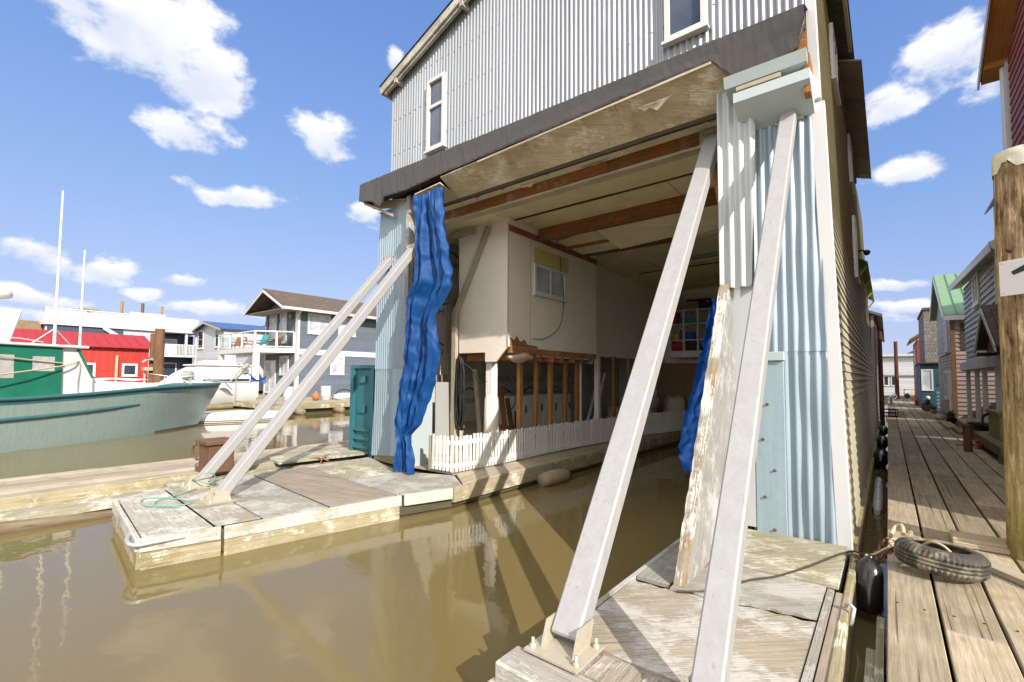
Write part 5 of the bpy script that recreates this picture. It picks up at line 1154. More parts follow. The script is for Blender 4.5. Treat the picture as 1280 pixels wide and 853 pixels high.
# balcony chairs
def mini_chair(x, y, z, mat, label, rz):
    c = thing('deck_chair', (0, 0, 0), label, 'chair', 'chairs on the balcony')
    m = MB(); m.box(-.3, .3, -.3, .3, .36, .42); m.build('seat', mat, c)
    m = MB(); m.prism([(-.3, .26, .42), (.3, .26, .42), (.24, .5, 1.05), (-.24, .5, 1.05)], (0, .04, 0)); m.build('backrest', mat, c)
    for a in (-.3, .26):
        m = MB(); m.box(a, a+.05, -.3, -.24, 0, .36); m.build('leg', mat, c); m = MB(); m.box(a, a+.05, .24, .3, 0, .36); m.build('leg', mat, c)
        m = MB(); m.box(a-.03, a+.08, -.32, .3, .58, .62); m.build('armrest', mat, c)
    c.location = (x, y, z); c.rotation_euler = (0, 0, rz); return c
mini_chair(-35.6, 14.9, 4.06, 'plastic_teal', 'turquoise deck chair on the balcony of the slate blue house', .5)
mini_chair(-37.3, 14.7, 4.06, 'pot_terracotta', 'terracotta coloured chair on the balcony left of the turquoise chair', -.4)
mini_chair(-34.1, 15.2, 4.06, 'brown_ply', 'brown wooden chair at the right end of the balcony', .2)
mini_chair(-39.6, 14.8, 4.06, 'beam_rust', 'reddish brown chair near the left end of the balcony', .8)
# dock in front of the grey home and clutter
gd = thing('float_dock', (-33, 18, 0), 'broad timber dock under the slate blue float home', 'dock')
m = MB(); planks(m, 11.4, 27.5, -42, -25.0, .50, .58, .3, .02, along='x', rnd=random.Random(9)) if False else planks(m, -42, -25.0, 11.4, 27.5, .50, .58, .4, .02, rnd=random.Random(9)); m.build('decking', 'deck_grey', gd)
m = MB(); m.box(-25.06, -24.98, 11.35, 27.5, .28, .50); m.box(-42, -25.0, 11.30, 11.38, .28, .5); m.build('fascia', 'skirt_yellow', gd); m = MB(); m.box(-41.9, -25.3, 11.6, 27.4, -.1, .495); m.build('float_logs', 'timber_wet', gd)
m = MB()
for y in (12.5, 14.8, 17.0, 19.5): m.lathe([(0, -.6), (.16, -.6), (.18, 0), (.16, .6), (0, .6)], (-25.0, y, .15), X1, 10)
m.build('cross_log', 'log', gd)
def drum(x, y, z, r, h, mat, label, group=None):
    d = thing('drum', (x, y, z), label, 'drum', group)
    m = MB(); m.lathe([(0, 0), (r*.93, 0), (r, .03), (r, h*.33), (r*1.03, h*.35), (r, h*.37), (r, h*.66), (r*1.03, h*.68), (r, h*.7), (r, h-.03)], (x, y, z), Z, 20); m.build('shell', mat, d)
    m = MB(); m.lathe([(r*1.04, h-.03), (r*1.04, h+.02), (r*.9, h+.03), (0, h+.03)], (x, y, z), Z, 20); m.build('lid', mat, d)
drum(-28.3, 13.55, .58, .30, .82, 'pail_grey', 'pale grey drum on the dock nearer the balcony post', 'drums on the dock')
drum(-27.6, 15.55, .58, .30, .86, 'pail_grey', 'pale grey drum on the dock between orange buoy and white bags', 'drums on the dock')
m = MB(); m.lathe([(0, -.26), (.14, -.22), (.26, 0), (.14, .22), (.06, .27), (.06, .33), (0, .33)], (-27.4, 14.8, .82), Z, 14); tag(m.build('buoy', 'pot_terracotta'), 'orange mooring buoy on the dock left of a drum', 'buoy')
sack(-27.2, 16.6, .58, .35, .7, .22, .2, 'long white bag lying on the dock right of the drums', 11, 'gel_white')
sack(-26.9, 17.7, .58, .35, .5, .36, -.3, 'plump white bag standing on the dock beside the teal locker', 12, 'gel_white')
m = MB(); m.tube(wiggle([(-28, 16.2, .6), (-28, 16.6, 1.1), (-27.9, 17.2, 1.2), (-27.9, 17.7, .9), (-27.6, 17.5, .62)]), .035, 6); tag(m.build('hose', 'cable_black'), 'black hose arching over the dock behind the white bags', 'hose')
# rough planks and logs at the dock's near end
rr = random.Random(14)
for k in range(7):
    m = MB(); x = -27.5-k*1.15; y = 7.7+rr.uniform(-.3, .5); z = .16+.09*(k % 3); a = rr.uniform(-.35, .25); l = rr.uniform(2.0, 2.8)
    if k % 3 == 1: m.tube([(x-l*.3*a, y-l*.2, z), (x+l*.3*a+.5, y+l*1.1, z+.15)], [.16, .13], 10); tag(m.build('log', 'log'), ['', 'weathered round log lying along the shore of floating timber nearest the boat bow', '', '', 'weathered round log in the middle of the floating timber before the white cruiser', '', ''][k], 'log', 'floating timber left of the dock')
    else: m.bar((x, y-.3, z), (x+a+.4, y+l*1.25, z+.05), .5+.3*rr.random(), .09); tag(m.build('plank', 'deck_grey' if k % 2 else 'ply_brown'), ['broad plank at the water edge behind the white skiff', '', 'plank between two round logs behind the white skiff', 'rough plank resting on the floating timber below the white cruiser', '', 'long grey plank on the floating timber under the balcony post', 'farthest plank of the floating timber below the white cabin'][k], 'plank', 'floating timber left of the dock')
m = MB(); m.box(-37, -27.4, 7.4, 11.3, -.05, .14); tag(m.build('log_raft', 'timber_moss'), 'mossy timber raft carrying loose planks and logs', 'raft')
# upturned white skiff
m = MB(); rows = []
for i in range(15):
    t = i/14; w = .72*sin(min(1, t*1.5+.12)*pi/2)*(1 if t < .8 else 1-.3*(t-.8)/.2); hh = .44*(.75+.25*sin(t*pi)); y = 7.1+3.7*t
    rows.append([(-23.4+.12*t+w*cos(a*pi/10)*(1+.05*(a % 2)), y, .02+hh*abs(sin(a*pi/10))**.6) for a in range(11)])
m.grid(rows, .5); sk = m.build('skiff', 'gel_white'); tag(sk, 'upturned white skiff floating beside the green boat bow', 'skiff')
m = MB(); m.tube([(r[0][0]+.02, r[0][1], .10) for r in rows], .035, 6); m.tube([((r[5][0]), r[5][1], r[5][2]+.01) for r in rows], .03, 6); m.build('rub_strake', 'beam_pale', sk)
# white cabin cruiser behind the bow
cc = thing('cabin_cruiser', (-31.5, 9.3, 0), 'small white cabin cruiser moored behind the green boat bow', 'boat')
m = MB(); rows = []
for i in range(13):
    t = i/12; y = 7.4+5.2*t; w = 1.15*min(1, .15+1.6*t)**.8
    rows.append([(-31.5+w*q, y, z) for q, z in ((-1, 1.65), (-.85, .5), (0, .1), (.85, .5), (1, 1.65))])
m.grid(rows, .5); m.build('hull', 'gel_white', cc)
m = MB(); m.prism([(-32.4, 8.0, 1.6), (-32.4, 12.3, 1.6), (-32.3, 12.3, 2.55), (-32.3, 9.4, 2.62), (-32.3, 8.7, 2.2)], (1.8, 0, 0)); m.build('cabin', 'gel_white', cc, bevel=.06)
m = MB(); m.box(-30.595, -30.57, 9.7, 12.2, 1.75, 2.2); m.build('window_band', 'glass_dark', cc); m = MB(); m.box(-32.5, -30.4, 9.2, 12.5, 2.63, 2.72); m.box(-32, -31, 9.8, 11.6, 2.72, 2.95); m.build('flybridge', 'gel_white', cc, bevel=.04)
m = MB(); m.tube(wiggle([(-30.5, 12.2, 1.7), (-30.5, 10.5, 1.75), (-30.8, 8.8, 1.9), (-31.2, 7.7, 2.1), (-31.5, 7.4, 2.15)]), .025, 6); m.tube([(-31.1, 8.0, 2.05), (-31.1, 8.0, 1.6)], .02, 6); m.build('rail', 'alu', cc)
m = MB(); m.grid(sheet(lambda u, v: (-30.9+.2*sin(v*5)+.5*v, 11.9+1.3*u, 1.7+.55*sin(pi*v)*(.6+.4*sin(u*6+1))), 12, 10)); tag(m.build('boat_cover', 'plastic_blue'), 'crumpled bright blue cover at the end of the white cruiser', 'cover')
# white gabled home with blue roof
wh = thing('float_home', (-52.5, 20, .8), 'white gabled float home with two tall windows and blue roof', 'house')
pts = [(-56.5, .8), (-48.6, .8), (-48.6, 6.5), (-52.6, 7.3), (-56.5, 6.5)]
lap_wall(wh, 'front_wall', 'siding_white', pts, (0, 17, 0), X1, -Y1, .2, .02); lap_wall(wh, 'side_wall', 'siding_white', [(17, .8), (26, .8), (26, 6.5), (17, 6.5)], (-48.6, 0, 0), Y1, X1, .2, .02)
m = MB(); m.prism([(-48.2, 16.5, 6.42), (-52.6, 16.5, 7.32), (-52.6, 16.5, 7.44), (-48.2, 16.5, 6.54)], (0, 10, 0)); m.prism([(-57, 16.5, 6.42), (-52.6, 16.5, 7.32), (-52.6, 16.5, 7.44), (-57, 16.5, 6.54)], (0, 10, 0)); m.build('roof', 'roof_blue', wh)
m = MB(); m.bar((-48.2, 16.47, 6.36), (-52.6, 16.47, 7.26), .05, .16); m.bar((-57, 16.47, 6.36), (-52.6, 16.47, 7.26), .05, .16); m.build('fascia', 'beam_pale', wh)
for x in (-54.6, -49.9): window(wh, (x, 16.98, 5.7), X1, -Y1, 1.6, 1.9, 1, 2, fw=.14, dep=.06)
hp = thing('float_home', (-51, 27, .8), 'farther white house under a bright blue hipped roof', 'house')
m = MB(); m.box(-57, -45.5, 25, 33, .8, 8.0); m.build('walls', 'siding_white', hp); m = MB()
B_ = [(-58, 24.3, 8.0), (-44.8, 24.3, 8.0), (-44.8, 33.7, 8.0), (-58, 33.7, 8.0)]; a_, b_ = (-54, 29, 9.6), (-50, 29, 9.6)
for q in ([B_[0], B_[1], b_, a_], [B_[1], B_[2], b_], [B_[2], B_[3], a_, b_], [B_[3], B_[0], a_]): m.face(q, [(p[0], p[1]) for p in q])
m.face(B_, [(0, 0)]*4); m.build('roof', 'roof_blue', hp)
ws = thing('shed', (-43.5, 18.5, .8), 'low white shed under the balcony between two posts', 'shed')
m = MB(); m.box(-46.2, -41.2, 17.2, 22, .8, 4.0); m.build('walls', 'siding_white', ws); m = MB(); m.box(-46.4, -41.0, 17.0, 22.2, 4.0, 4.2); m.build('roof', 'beam_pale', ws); window(ws, (-45.3, 17.18, 2.7), X1, -Y1, .9, 1.0, 1, 1, fw=.1, pane='glass_dark')
# red boathouse
rb = thing('boat_shed', (-47.5, 6, .8), 'bright red boat shed with red metal roof', 'shed')
m = MB()
for i in range(43): m.box(-45.04-.02*(i % 2), -45.0-.012*(i % 2), 1.6+i*.207, 1.6+i*.207+.2, .8, 4.2)
m.build('side_wall', 'siding_barn', rb); m = MB(); m.prism([(x, 10.42, z) for x, z in ((-45.05, .8), (-45.05, 4.2), (-47.8, 5.15), (-50.6, 4.2), (-50.6, .8))], (0, -.1, 0)); m.prism([(x, 1.7, z) for x, z in ((-45.05, .8), (-45.05, 4.2), (-47.8, 5.15), (-50.6, 4.2), (-50.6, .8))], (0, -.1, 0)); m.build('end_wall', 'siding_barn', rb)
m = MB(); m.prism([(-44.6, 1.2, 4.08), (-47.8, 1.2, 5.20), (-47.8, 1.2, 5.30), (-44.6, 1.2, 4.18)], (0, 9.6, 0)); m.prism([(-51, 1.2, 4.08), (-47.8, 1.2, 5.20), (-47.8, 1.2, 5.30), (-51, 1.2, 4.18)], (0, 9.6, 0))
for i in range(16): m.bar((-44.62, 1.3+i*.62, 4.21), (-47.8, 1.3+i*.62, 5.325), .03, .03)
m.build('roof', 'roof_red', rb); 
for i in range(15):
    m = MB(); m.box(-44.98, -44.7, 1.5+i*.62, 1.6+i*.62, 4.0, 4.12); m.build('rafter_end', 'siding_barn', rb)
for y in (9.35, 6.9, 4.2): window(rb, (-44.985, y, 2.45), Y1, X1, .95, .95, 1, 1, fw=.14, dep=.06)
m = MB(); m.box(-44.9, -44.75, 8.45, 8.6, .8, 3.5); m.build('white_post', 'rope_tan', rb)
# white flat-roofed home
wf = thing('float_home', (-58, 11, .8), 'large white flat roofed float home with railed roof deck', 'house')
m = MB(); m.box(-64, -56.0, 5.8, 13.9, .8, 6.35); m.build('walls', 'siding_white', wf)
m = MB(); m.box(-55.995, -55.9, 5.9, 11.0, 5.75, 6.3); m.build('blue_band', 'siding_navy', wf); m = MB(); m.box(-64, -57.6, 13.901, 17.2, .8, 6.2); m.build('recessed_wall', 'siding_navy', wf)
m = MB(); m.box(-64, -55.7, 5.6, 17.3, 6.36, 6.75); m.box(-57.6, -55.8, 13.9, 17.2, 3.9, 4.15); m.build('roof_deck', 'trim_white', wf)
m = MB(); m.box(-55.8, -55.74, 5.7, 11.4, 6.8, 7.75); m.box(-55.8, -55.74, 11.4, 14.2, 6.76, 7.95); m.build('parapet', 'siding_white', wf)
m = MB()
for i in range(24): m.box(-55.73, -55.70, 5.75+i*.36, 5.80+i*.36, 6.78, 7.75+(.2 if i > 15 else 0))
m.box(-55.74, -55.68, 5.7, 11.39, 7.76, 7.83); m.box(-55.74, -55.68, 11.41, 14.2, 7.96, 8.03); m.build('parapet_battens', 'trim_white', wf)
m = MB(); m.box(-55.8, -55.77, 14.25, 17.1, 6.8, 7.8); m.build('glass_panel', 'rail_glass', wf)
m = MB()
for i in range(26): m.box(-55.9, -55.85, 14+i*.125, 14.06+i*.125, 4.2, 5.1)
m.box(-55.93, -55.82, 13.9, 17.2, 5.1, 5.18); m.build('balcony_railing', 'trim_white', wf)
m = MB(); m.box(-56.1, -55.85, 16.9, 17.15, .8, 6.35); m.box(-56.1, -55.9, 16.0, 16.2, 4.15, 6.35); m.build('balcony_post', 'trim_white', wf)
window(wf, (-57.58, 14.9, 5.05), Y1, X1, 1.7, 1.5, 2, 1, fw=.12, pane='glass_pale'); window(wf, (-57.58, 15.2, 2.4), Y1, X1, 1.2, 1.9, 1, 1, fw=.12, name='door')
m = MB(); m.prism([(-55.6, 9.5, 6.2), (-55.6, 13.8, 3.2), (-55.6, 13.8, 3.6), (-55.6, 9.5, 6.6)], (-.12, 0, 0)); m.build('stair_stringer', 'trim_white', wf)
m = MB(); m.grid(sheet(lambda u, v: (-56.2+.5*u, 7.6+1.8*v, 7.75+.35*sin(v*pi)*sin(u*pi)+.1*sin(v*9)), 6, 14)); tag(m.build('driftwood', 'log'), 'grey driftwood ornament on the white roof deck railing', 'ornament')
# brown-roofed home
br = thing('float_home', (-58, 3, .8), 'dark blue float home with brown shingle roof at the far left', 'house')
m = MB(); m.prism([(-54.6, -2, 5.25), (-58, -2, 6.6), (-58, -2, 6.72), (-54.6, -2, 5.37)], (0, 7.6, 0)); m.prism([(-61.4, -2, 5.25), (-58, -2, 6.6), (-58, -2, 6.72), (-61.4, -2, 5.37)], (0, 7.6, 0)); m.build('roof', 'shingle_tan', br)
m = MB(); m.box(-61, -55.4, -1.6, 5.3, .8, 5.3); m.build('walls', 'siding_navy', br); m = MB()
for y in (-1.5, 1, 3.6, 5.2): m.box(-55.39, -55.2, y-.13, y+.13, .8, 5.2)
m.box(-55.39, -55.1, -1.6, 5.4, 5.0, 5.24); m.build('white_post', 'trim_white', br)
for y in (2.3, 4.4): window(br, (-55.38, y, 4.0), Y1, X1, 1.5, 1.3, 2, 1, fw=.12, pane='glass_pale')
# back rafts under the far homes
m = MB(); m.box(-65, -43.8, -2, 34, -.05, .8); tag(m.build('float_raft', 'timber_wet'), 'dark log raft carrying the far row of float homes', 'raft')
# piles of the left bank
def simple_pile(x, y, z1, r, mat, label, name='pile', group='piles among the float homes', nseg=14, am=.03):
    m = MB(); pile(m, x, y, -.5, z1, r, r*.9, 16, nseg, am); return tag(m.build(name, mat), label, 'pile', group)
simple_pile(-42, 10.4, 5.5, .34, 'pile_brown', 'thick brown pile right of the red boat shed')
simple_pile(-43.2, 10.28, 5.2, .19, 'pile_brown', 'thinner brown pile between the red shed and a thick pile')
simple_pile(-58.5, 11.3, 9.3, .14, 'pile_yellow', 'leftmost of three far poles rising above the white roof deck')
simple_pile(-58.5, 12.95, 9.3, .15, 'pile_brown', 'middle one of three far poles rising above the white roof deck')
simple_pile(-58.5, 14.55, 9.2, .13, 'pile_yellow', 'rightmost of three far poles rising above the white roof deck')
# clutter between red shed and thick pile
m = MB(); m.grid(sheet(lambda u, v: (-43.2+.6*u, 9.6+1.3*v, 3.0+.35*sin(v*pi)*(1-.4*u)+.06*sin(v*13+u*5)), 8, 10)); tag(m.build('covered_stack', 'grey_plain'), 'grey covered stack beside the thick brown pile', 'stack')
m = MB(); m.box(-43.3, -42.6, 9.7, 10.8, 2.4, 2.65); m.box(-43.2, -43.1, 9.8, 9.9, .8, 2.4); m.box(-43.2, -43.1, 10.6, 10.7, .8, 2.4); tag(m.build('wooden_rack', 'beam_pale'), 'pale wooden rack under the grey covered stack', 'rack')
m = MB(); m.tube([(-30.3, 11.0, 1.7), (-30.1, 11.6, 2.55)], .05, 6); m.tube([(-30.1, 11.6, 2.5), (-30.05, 11.9, 2.75)], .13, 8); m.tube([(-30.2, 11.3, 2.0), (-30.2, 11.3, .6)], .03, 6); tag(m.build('outboard_motor', 'grey_plain'), 'grey outboard motor tilted up beside the blue cover', 'outboard motor')
# ------------------------------------------------------------------ right bank
rh = thing('float_home', (4, 11, .5), 'tall red sided float home with orange cedar soffit at the right edge', 'house')
ZR = lambda y: 9.55+.5*(4.35-abs(y-11.4))
lap_wall(rh, 'side_wall', 'siding_red', [(7.35, .5), (15.5, .5), (15.5, ZR(15.5)-.1), (11.4, ZR(11.4)-.1), (7.35, ZR(7.35)-.1)], (2.4, 0, 0), Y1, -X1, .2, .022)
m = MB(); m.box(2.5, 7, 7.36, 15.5, .5, 9.4); m.build('core', 'siding_red', rh)
m = MB()
for s in (-1, 1): m.prism([(1.98, 11.4, ZR(11.4)+.12), (1.98, 11.4+s*4.65, ZR(11.4+s*4.65)+.12), (1.98, 11.4+s*4.65, ZR(11.4+s*4.65)+.2), (1.98, 11.4, ZR(11.4)+.2)], (6, 0, 0))
m.build('roof', 'roof_dark', rh)
m = MB()
for s in (-1, 1): m.prism([(2.0, 11.4, ZR(11.4)+.06), (2.0, 11.4+s*4.63, ZR(11.4+s*4.63)+.06), (2.0, 11.4+s*4.63, ZR(11.4+s*4.63)+.115), (2.0, 11.4, ZR(11.4)+.115)], (.42, 0, 0))
m.prism([(2.0, 15.53, ZR(15.5)-.12), (2.0, 16.03, ZR(16.03)+.02), (2.0, 16.03, ZR(16.03)+.05), (2.0, 15.53, ZR(15.53)+.05)], (5, 0, 0))
m.build('soffit', 'cedar_soffit', rh)
m = MB()
for s in (-1, 1): m.prism([(1.94, 11.4, ZR(11.4)-.02), (1.94, 11.4+s*4.7, ZR(11.4+s*4.7)-.02), (1.94, 11.4+s*4.7, ZR(11.4+s*4.7)+.19), (1.94, 11.4, ZR(11.4)+.19)], (.035, 0, 0))
m.build('rake_board', 'trim_white', rh)
m = MB(); m.box(2.34, 2.45, 15.44, 15.56, .5, ZR(15.5)-.1); m.build('corner_board', 'pail_grey', rh); m = MB(); m.tube([(2.33, 15.66, ZR(15.5)-.1), (2.33, 15.66, .6)], .06, 10); m.build('downpipe', 'trim_white', rh)
m = MB(); m.prism([(2.05, 15.6, 6.35), (2.4, 15.6, 6.75), (2.4, 15.6, 6.8), (2.05, 15.6, 6.4)], (0, 1.2, 0)); m.build('side_canopy', 'rail_teal', rh)
window(rh, (2.38, 10.5, 6), Y1, -X1, 1.5, 1.4, 2, 1, fw=.1)
m = MB(); m.box(1.9, 8, 6.2, 16.2, -.05, .5); m.build('float', 'timber_wet', rh)
# grey sided home with porch
g1 = thing('float_home', (3.5, 20, .5), 'pale grey sided float home with a jutting upper storey on white posts', 'house')
lap_wall(g1, 'upper_wall', 'siding_grey', [(17.4, 2.75), (24.0, 2.75), (24.0, 5.55), (17.4, 5.45)], (2.3, 0, 0), Y1, -X1, .18, .042)
lap_wall(g1, 'end_wall', 'siding_pink', [(2.3, 2.75), (7, 2.75), (7, 5.4), (2.3, 5.4)], (0, 17.4, 0), X1, -Y1, .17, .02)
m = MB(); m.prism([(2.0, 15.7, 5.30), (2.0, 25.2, 5.72), (8, 25.2, 8.2), (8, 15.7, 7.8)], (0, 0, .1)); m.build('roof', 'roof_dark', g1)
m = MB(); m.prism([(2.02, 15.72, 5.24), (2.02, 25.18, 5.66), (2.34, 25.18, 5.72), (2.34, 15.72, 5.30)], (0, 0, .03)); m.build('soffit', 'siding_beige', g1)
m = MB(); m.bar((1.985, 15.7, 5.29), (1.985, 25.2, 5.71), .03, .22); m.bar((1.99, 15.68, 5.31), (6, 15.68, 7.0), .05, .2); m.box(2.255, 2.35, 17.32, 17.42, 2.7, 5.4); m.build('fascia', 'trim_white', g1)
m = MB(); m.box(2.1, 6, 17.0, 24.1, 2.46, 2.74); m.build('floor_band', 'siding_white', g1); m = MB(); m.box(2.15, 6, 17.2, 24, 2.43, 2.455); m.build('underside', 'siding_beige', g1)
window(g1, (2.28, 20.65, 4.98), Y1, -X1, 1.2, 1.0, 2, 1, fw=.09, dep=.06, pane='glass_pale')
for y in (23.0, 20.9, 19.4, 17.25):
    m = MB(); m.box(2.16, 2.27, y-.055, y+.055, .62, 2.46); m.build('porch_post', 'trim_white', g1)
m = MB(); m.box(2.0, 7, 17.0, 25.6, .3, .62); m.build('porch_floor', 'deck_grey', g1); m = MB(); m.box(5, 5.1, 17.5, 25, .62, 2.43); m.build('inner_wall', 'siding_pink', g1); m = MB(); m.box(1.95, 7, 16.9, 25.6, -.05, .29); m.build('float', 'timber_wet', g1)
# little gabled porch roof in front of it
pr = thing('porch_canopy', (2.3, 16.4, .8), 'small brown shingled gable canopy over the porch steps', 'canopy')
m = MB(); m.prism([(1.88, 16.55, 3.92), (1.88, 18.0, 2.92), (1.88, 18.0, 3.0), (1.88, 16.55, 4.0)], (1.6, 0, 0)); m.prism([(1.88, 16.55, 3.92), (1.88, 14.75, 2.84), (1.88, 14.75, 2.92), (1.88, 16.55, 4.0)], (1.6, 0, 0)); m.build('roof', 'shingle_brown', pr)
m = MB(); m.prism([(1.86, 16.55, 3.80), (1.86, 17.95, 2.82), (1.86, 17.95, 2.96), (1.86, 16.55, 3.94)], (.035, 0, 0)); m.prism([(1.86, 16.55, 3.80), (1.86, 14.8, 2.75), (1.86, 14.8, 2.89), (1.86, 16.55, 3.94)], (.035, 0, 0)); m.build('rake_board', 'trim_white', pr)
m = MB(); m.prism([(2.1, 16.55, 3.78), (2.1, 17.9, 2.84), (2.1, 14.9, 2.84)], (.03, 0, 0)); m.build('gable_board', 'brown_ply', pr); m = MB(); m.bar((1.95, 15.2, 2.85), (2.5, 15.2, 2.0), .09, .1); m.bar((1.9, 14.95, 2.8), (3.4, 14.95, 2.8), .08, .1); m.bar((1.9, 17.8, 2.8), (3.4, 17.8, 2.8), .08, .1); m.build('bracket', 'dark_timber', pr)
m = MB(); m.box(2.36, 2.5, 14.9, 15.06, .8, 2.75); m.build('post', 'trim_white', pr)
# porch landing with planter
ldg = thing('porch_landing', (2.0, 15, .3), 'mossy timber landing beside the boardwalk in front of the porch', 'landing')
m = MB(); m.box(1.68, 2.7, 13.2, 16.8, .60, .78); m.build('decking', 'timber_moss', ldg); m = MB()
for x, y in ((1.75, 13.4), (1.75, 16.6), (2.6, 13.4)):
    m = MB(); m.box(x-.07, x+.07, y-.07, y+.07, -.1, .60); m.build('post', 'timber_wet', ldg)
pt = thing('planter', (2.1, 15.4, .78), 'lime green planter box on the mossy landing', 'planter')
m = MB(); m.box(1.88, 2.25, 14.7, 16.2, .78, 1.34); m.build('box', 'planter_lime', pt, bevel=.02); m = MB(); m.box(1.84, 2.29, 14.66, 16.24, 1.34, 1.40); m.build('rim', 'timber_moss', pt); m = MB(); m.tube(wiggle([(1.88, 16.15, 1.3), (1.8, 16.3, 1.2), (1.8, 16.3, 1.05), (1.85, 16.2, 1.0)]), .03, 6); m.build('handle', 'dark_plain', pt)
m = MB(); pile(m, 1.40, 15.1, .2, 1.02, .075, .08, 12, 8, .05); m.lathe([(0, 0), (.1, 0), (.09, .05), (0, .08)], (1.40, 15.1, 1.02), Z, 10); tag(m.build('mooring_post', 'pile_brown'), 'short brown mooring post at the boardwalk edge before the landing', 'post')
bwl = thing('bowl', (1.85, 17.0, .8), 'dark round bowl planter on the porch edge', 'planter'); m = MB(); m.lathe([(0, 0), (.16, .02), (.26, .16), (.28, .22), (.24, .2), (0, .17)], (1.85, 17.0, .79), Z, 16); m.build('pot', 'plastic_black', bwl)
m = MB(); P = [(1.72+.13*cos(i*.8)+.01*i*.5, 16.0+.22*sin(i*.8), .49+.012*i) for i in range(16)]; m.tube(wiggle(P+[(1.5, 16.3, .47), (1.3, 16.35, .465)], 4), .028, 6); tag(m.build('red_hose', 'plastic_red'), 'coiled red hose on the boardwalk edge', 'hose')
for i, (x0, y0, x1, y1) in enumerate([(1.85, 15.5, 2.05, 9), (1.95, 14.2, 2.2, 8.5)]):
    m = MB(); m.bar((x0, y0, .28), (x1, y1, .22), .12, .08); tag(m.build('plank', 'deck_grey'), ['narrow grey plank floating along the right side of the boardwalk', 'outer grey plank floating farther right beside the boardwalk'][i], 'plank', 'planks floating beside the boardwalk')
# house with green metal roof
gg = thing('float_home', (4, 29, .4), 'beige float home with green standing seam roof and brown front siding', 'house')
lap_wall(gg, 'front_wall', 'siding_pink', [(2.1, .4), (8, .4), (8, 4.7), (2.1, 4.7)], (0, 25.7, 0), X1, -Y1, .17, .038)
lap_wall(gg, 'side_wall', 'siding_beige', [(25.7, .4), (32.4, .4), (32.4, 3.2), (25.7, 3.2)], (2.05, 0, 0), Y1, -X1, .15, .02)
lap_wall(gg, 'upper_side_wall', 'siding_grey', [(25.7, 3.25), (32.4, 3.25), (32.4, 5.2), (29.7, 6.7), (25.7, 4.6)], (2.05, 0, 0), Y1, -X1, .15, .02)
m = MB(); m.box(2.2, 8, 25.85, 32.3, .4, 4.6); m.build('core', 'siding_beige', gg)
m = MB(); m.prism([(1.8, 25.4, 4.66), (1.8, 29.7, 7.0), (1.8, 29.7, 7.06), (1.8, 25.4, 4.72)], (6.4, 0, 0)); m.prism([(1.8, 32.8, 5.2), (1.8, 29.7, 7.0), (1.8, 29.7, 7.06), (1.8, 32.8, 5.26)], (6.4, 0, 0))
for i in range(17): m.bar((1.83+i*.39, 25.4, 4.74), (1.83+i*.39, 29.7, 7.08), .03, .05)
m.build('roof', 'roof_green', gg)
m = MB(); m.bar((1.79, 25.4, 4.60), (1.79, 29.7, 6.94), .03, .16); m.bar((1.79, 32.8, 5.14), (1.79, 29.7, 6.94), .03, .16); m.box(1.8, 8, 25.36, 25.40, 4.5, 4.68); m.build('fascia', 'trim_white', gg)
m = MB(); m.box(2.0, 2.14, 25.62, 25.72, .4, 4.6); m.build('corner_board', 'pile_brown', gg); m = MB(); m.box(2.3, 3.4, 25.655, 25.672, 3.3, 4.4); m.build('recess_shade_panel', 'dark_timber', gg)  # recess is a flat dark panel on the wall, its shade put into the colour
window(gg, (2.03, 27.6, 4.0), Y1, -X1, .8, 1.3, 1, 1, fw=.1, pane='glass_pale'); window(gg, (2.03, 28.2, 1.9), Y1, -X1, 1.5, 1.2, 2, 1, fw=.1, pane='glass_blue'); window(gg, (2.03, 26.5, 1.5), Y1, -X1, .85, 2.0, 1, 1, fw=.12, pane='rail_glass', name='door', sill=False)
m = MB(); m.box(1.9, 8, 25.5, 33, -.05, .39); m.build('float', 'timber_wet', gg)
# shingled tower and blue hut
tw = thing('float_home', (3.5, 38, .4), 'grey cedar shingled tall house rising above a dark blue hut', 'house')
m = MB(); m.box(1.72, 6, 36.2, 42, 3.1, 6.2); m.build('shingled_wall', 'shingle_grey', tw); m = MB(); m.box(1.66, 6.1, 36.1, 42.1, 6.2, 6.32); m.build('cornice', 'shingle_brown', tw)
hu = thing('hut', (2.5, 38, .4), 'dark blue hut with pale window and slatted railing beside the boardwalk', 'hut')
lap_wall(hu, 'side_wall', 'siding_teal', [(36.4, .4), (42, .4), (42, 3.05), (36.4, 3.05)], (1.5, 0, 0), Y1, -X1, .17, .02); lap_wall(hu, 'front_wall', 'siding_teal', [(1.5, .4), (6, .4), (6, 3.05), (1.5, 3.05)], (0, 36.4, 0), X1, -Y1, .17, .02)
m = MB(); m.box(1.44, 6, 36.2, 42, 3.06, 3.12); m.build('roof', 'dark_timber', hu); window(hu, (1.78, 36.38, 2.1), X1, -Y1, .52, 1.25, 1, 1, fw=.07, pane='rail_glass', sill=False)
m = MB()
for i in range(6): m.box(2.08, 2.75, 35.0, 35.05, .55+i*.2, .66+i*.2)
m.build('slatted_railing', 'rail_teal', hu); m = MB()
for i in range(7): m.box(2.08+i*.1, 2.15+i*.1, 35.02, 35.06, 1.75, 2.6)
m.build('board_panel', 'siding_teal', hu); m = MB(); m.box(1.45, 7, 34.9, 43, -.05, .39); m.build('float', 'timber_wet', hu)
fb = thing('float_home', (3.2, 49, .4), 'far brown shingled house with red trim behind the shingled tower', 'house')
m = MB(); m.box(1.75, 6, 46, 53, .4, 5.1); m.build('walls', 'siding_red', fb); m = MB(); m.prism([(1.35, 45.5, 5.05), (1.35, 53.4, 5.05), (3.8, 53.4, 6.9), (3.8, 45.5, 6.9)], (0, 0, .12)); m.build('roof', 'shingle_tan', fb); window(fb, (1.73, 49, 3.9), Y1, -X1, 1.5, 1.3, 2, 1, fw=.12)
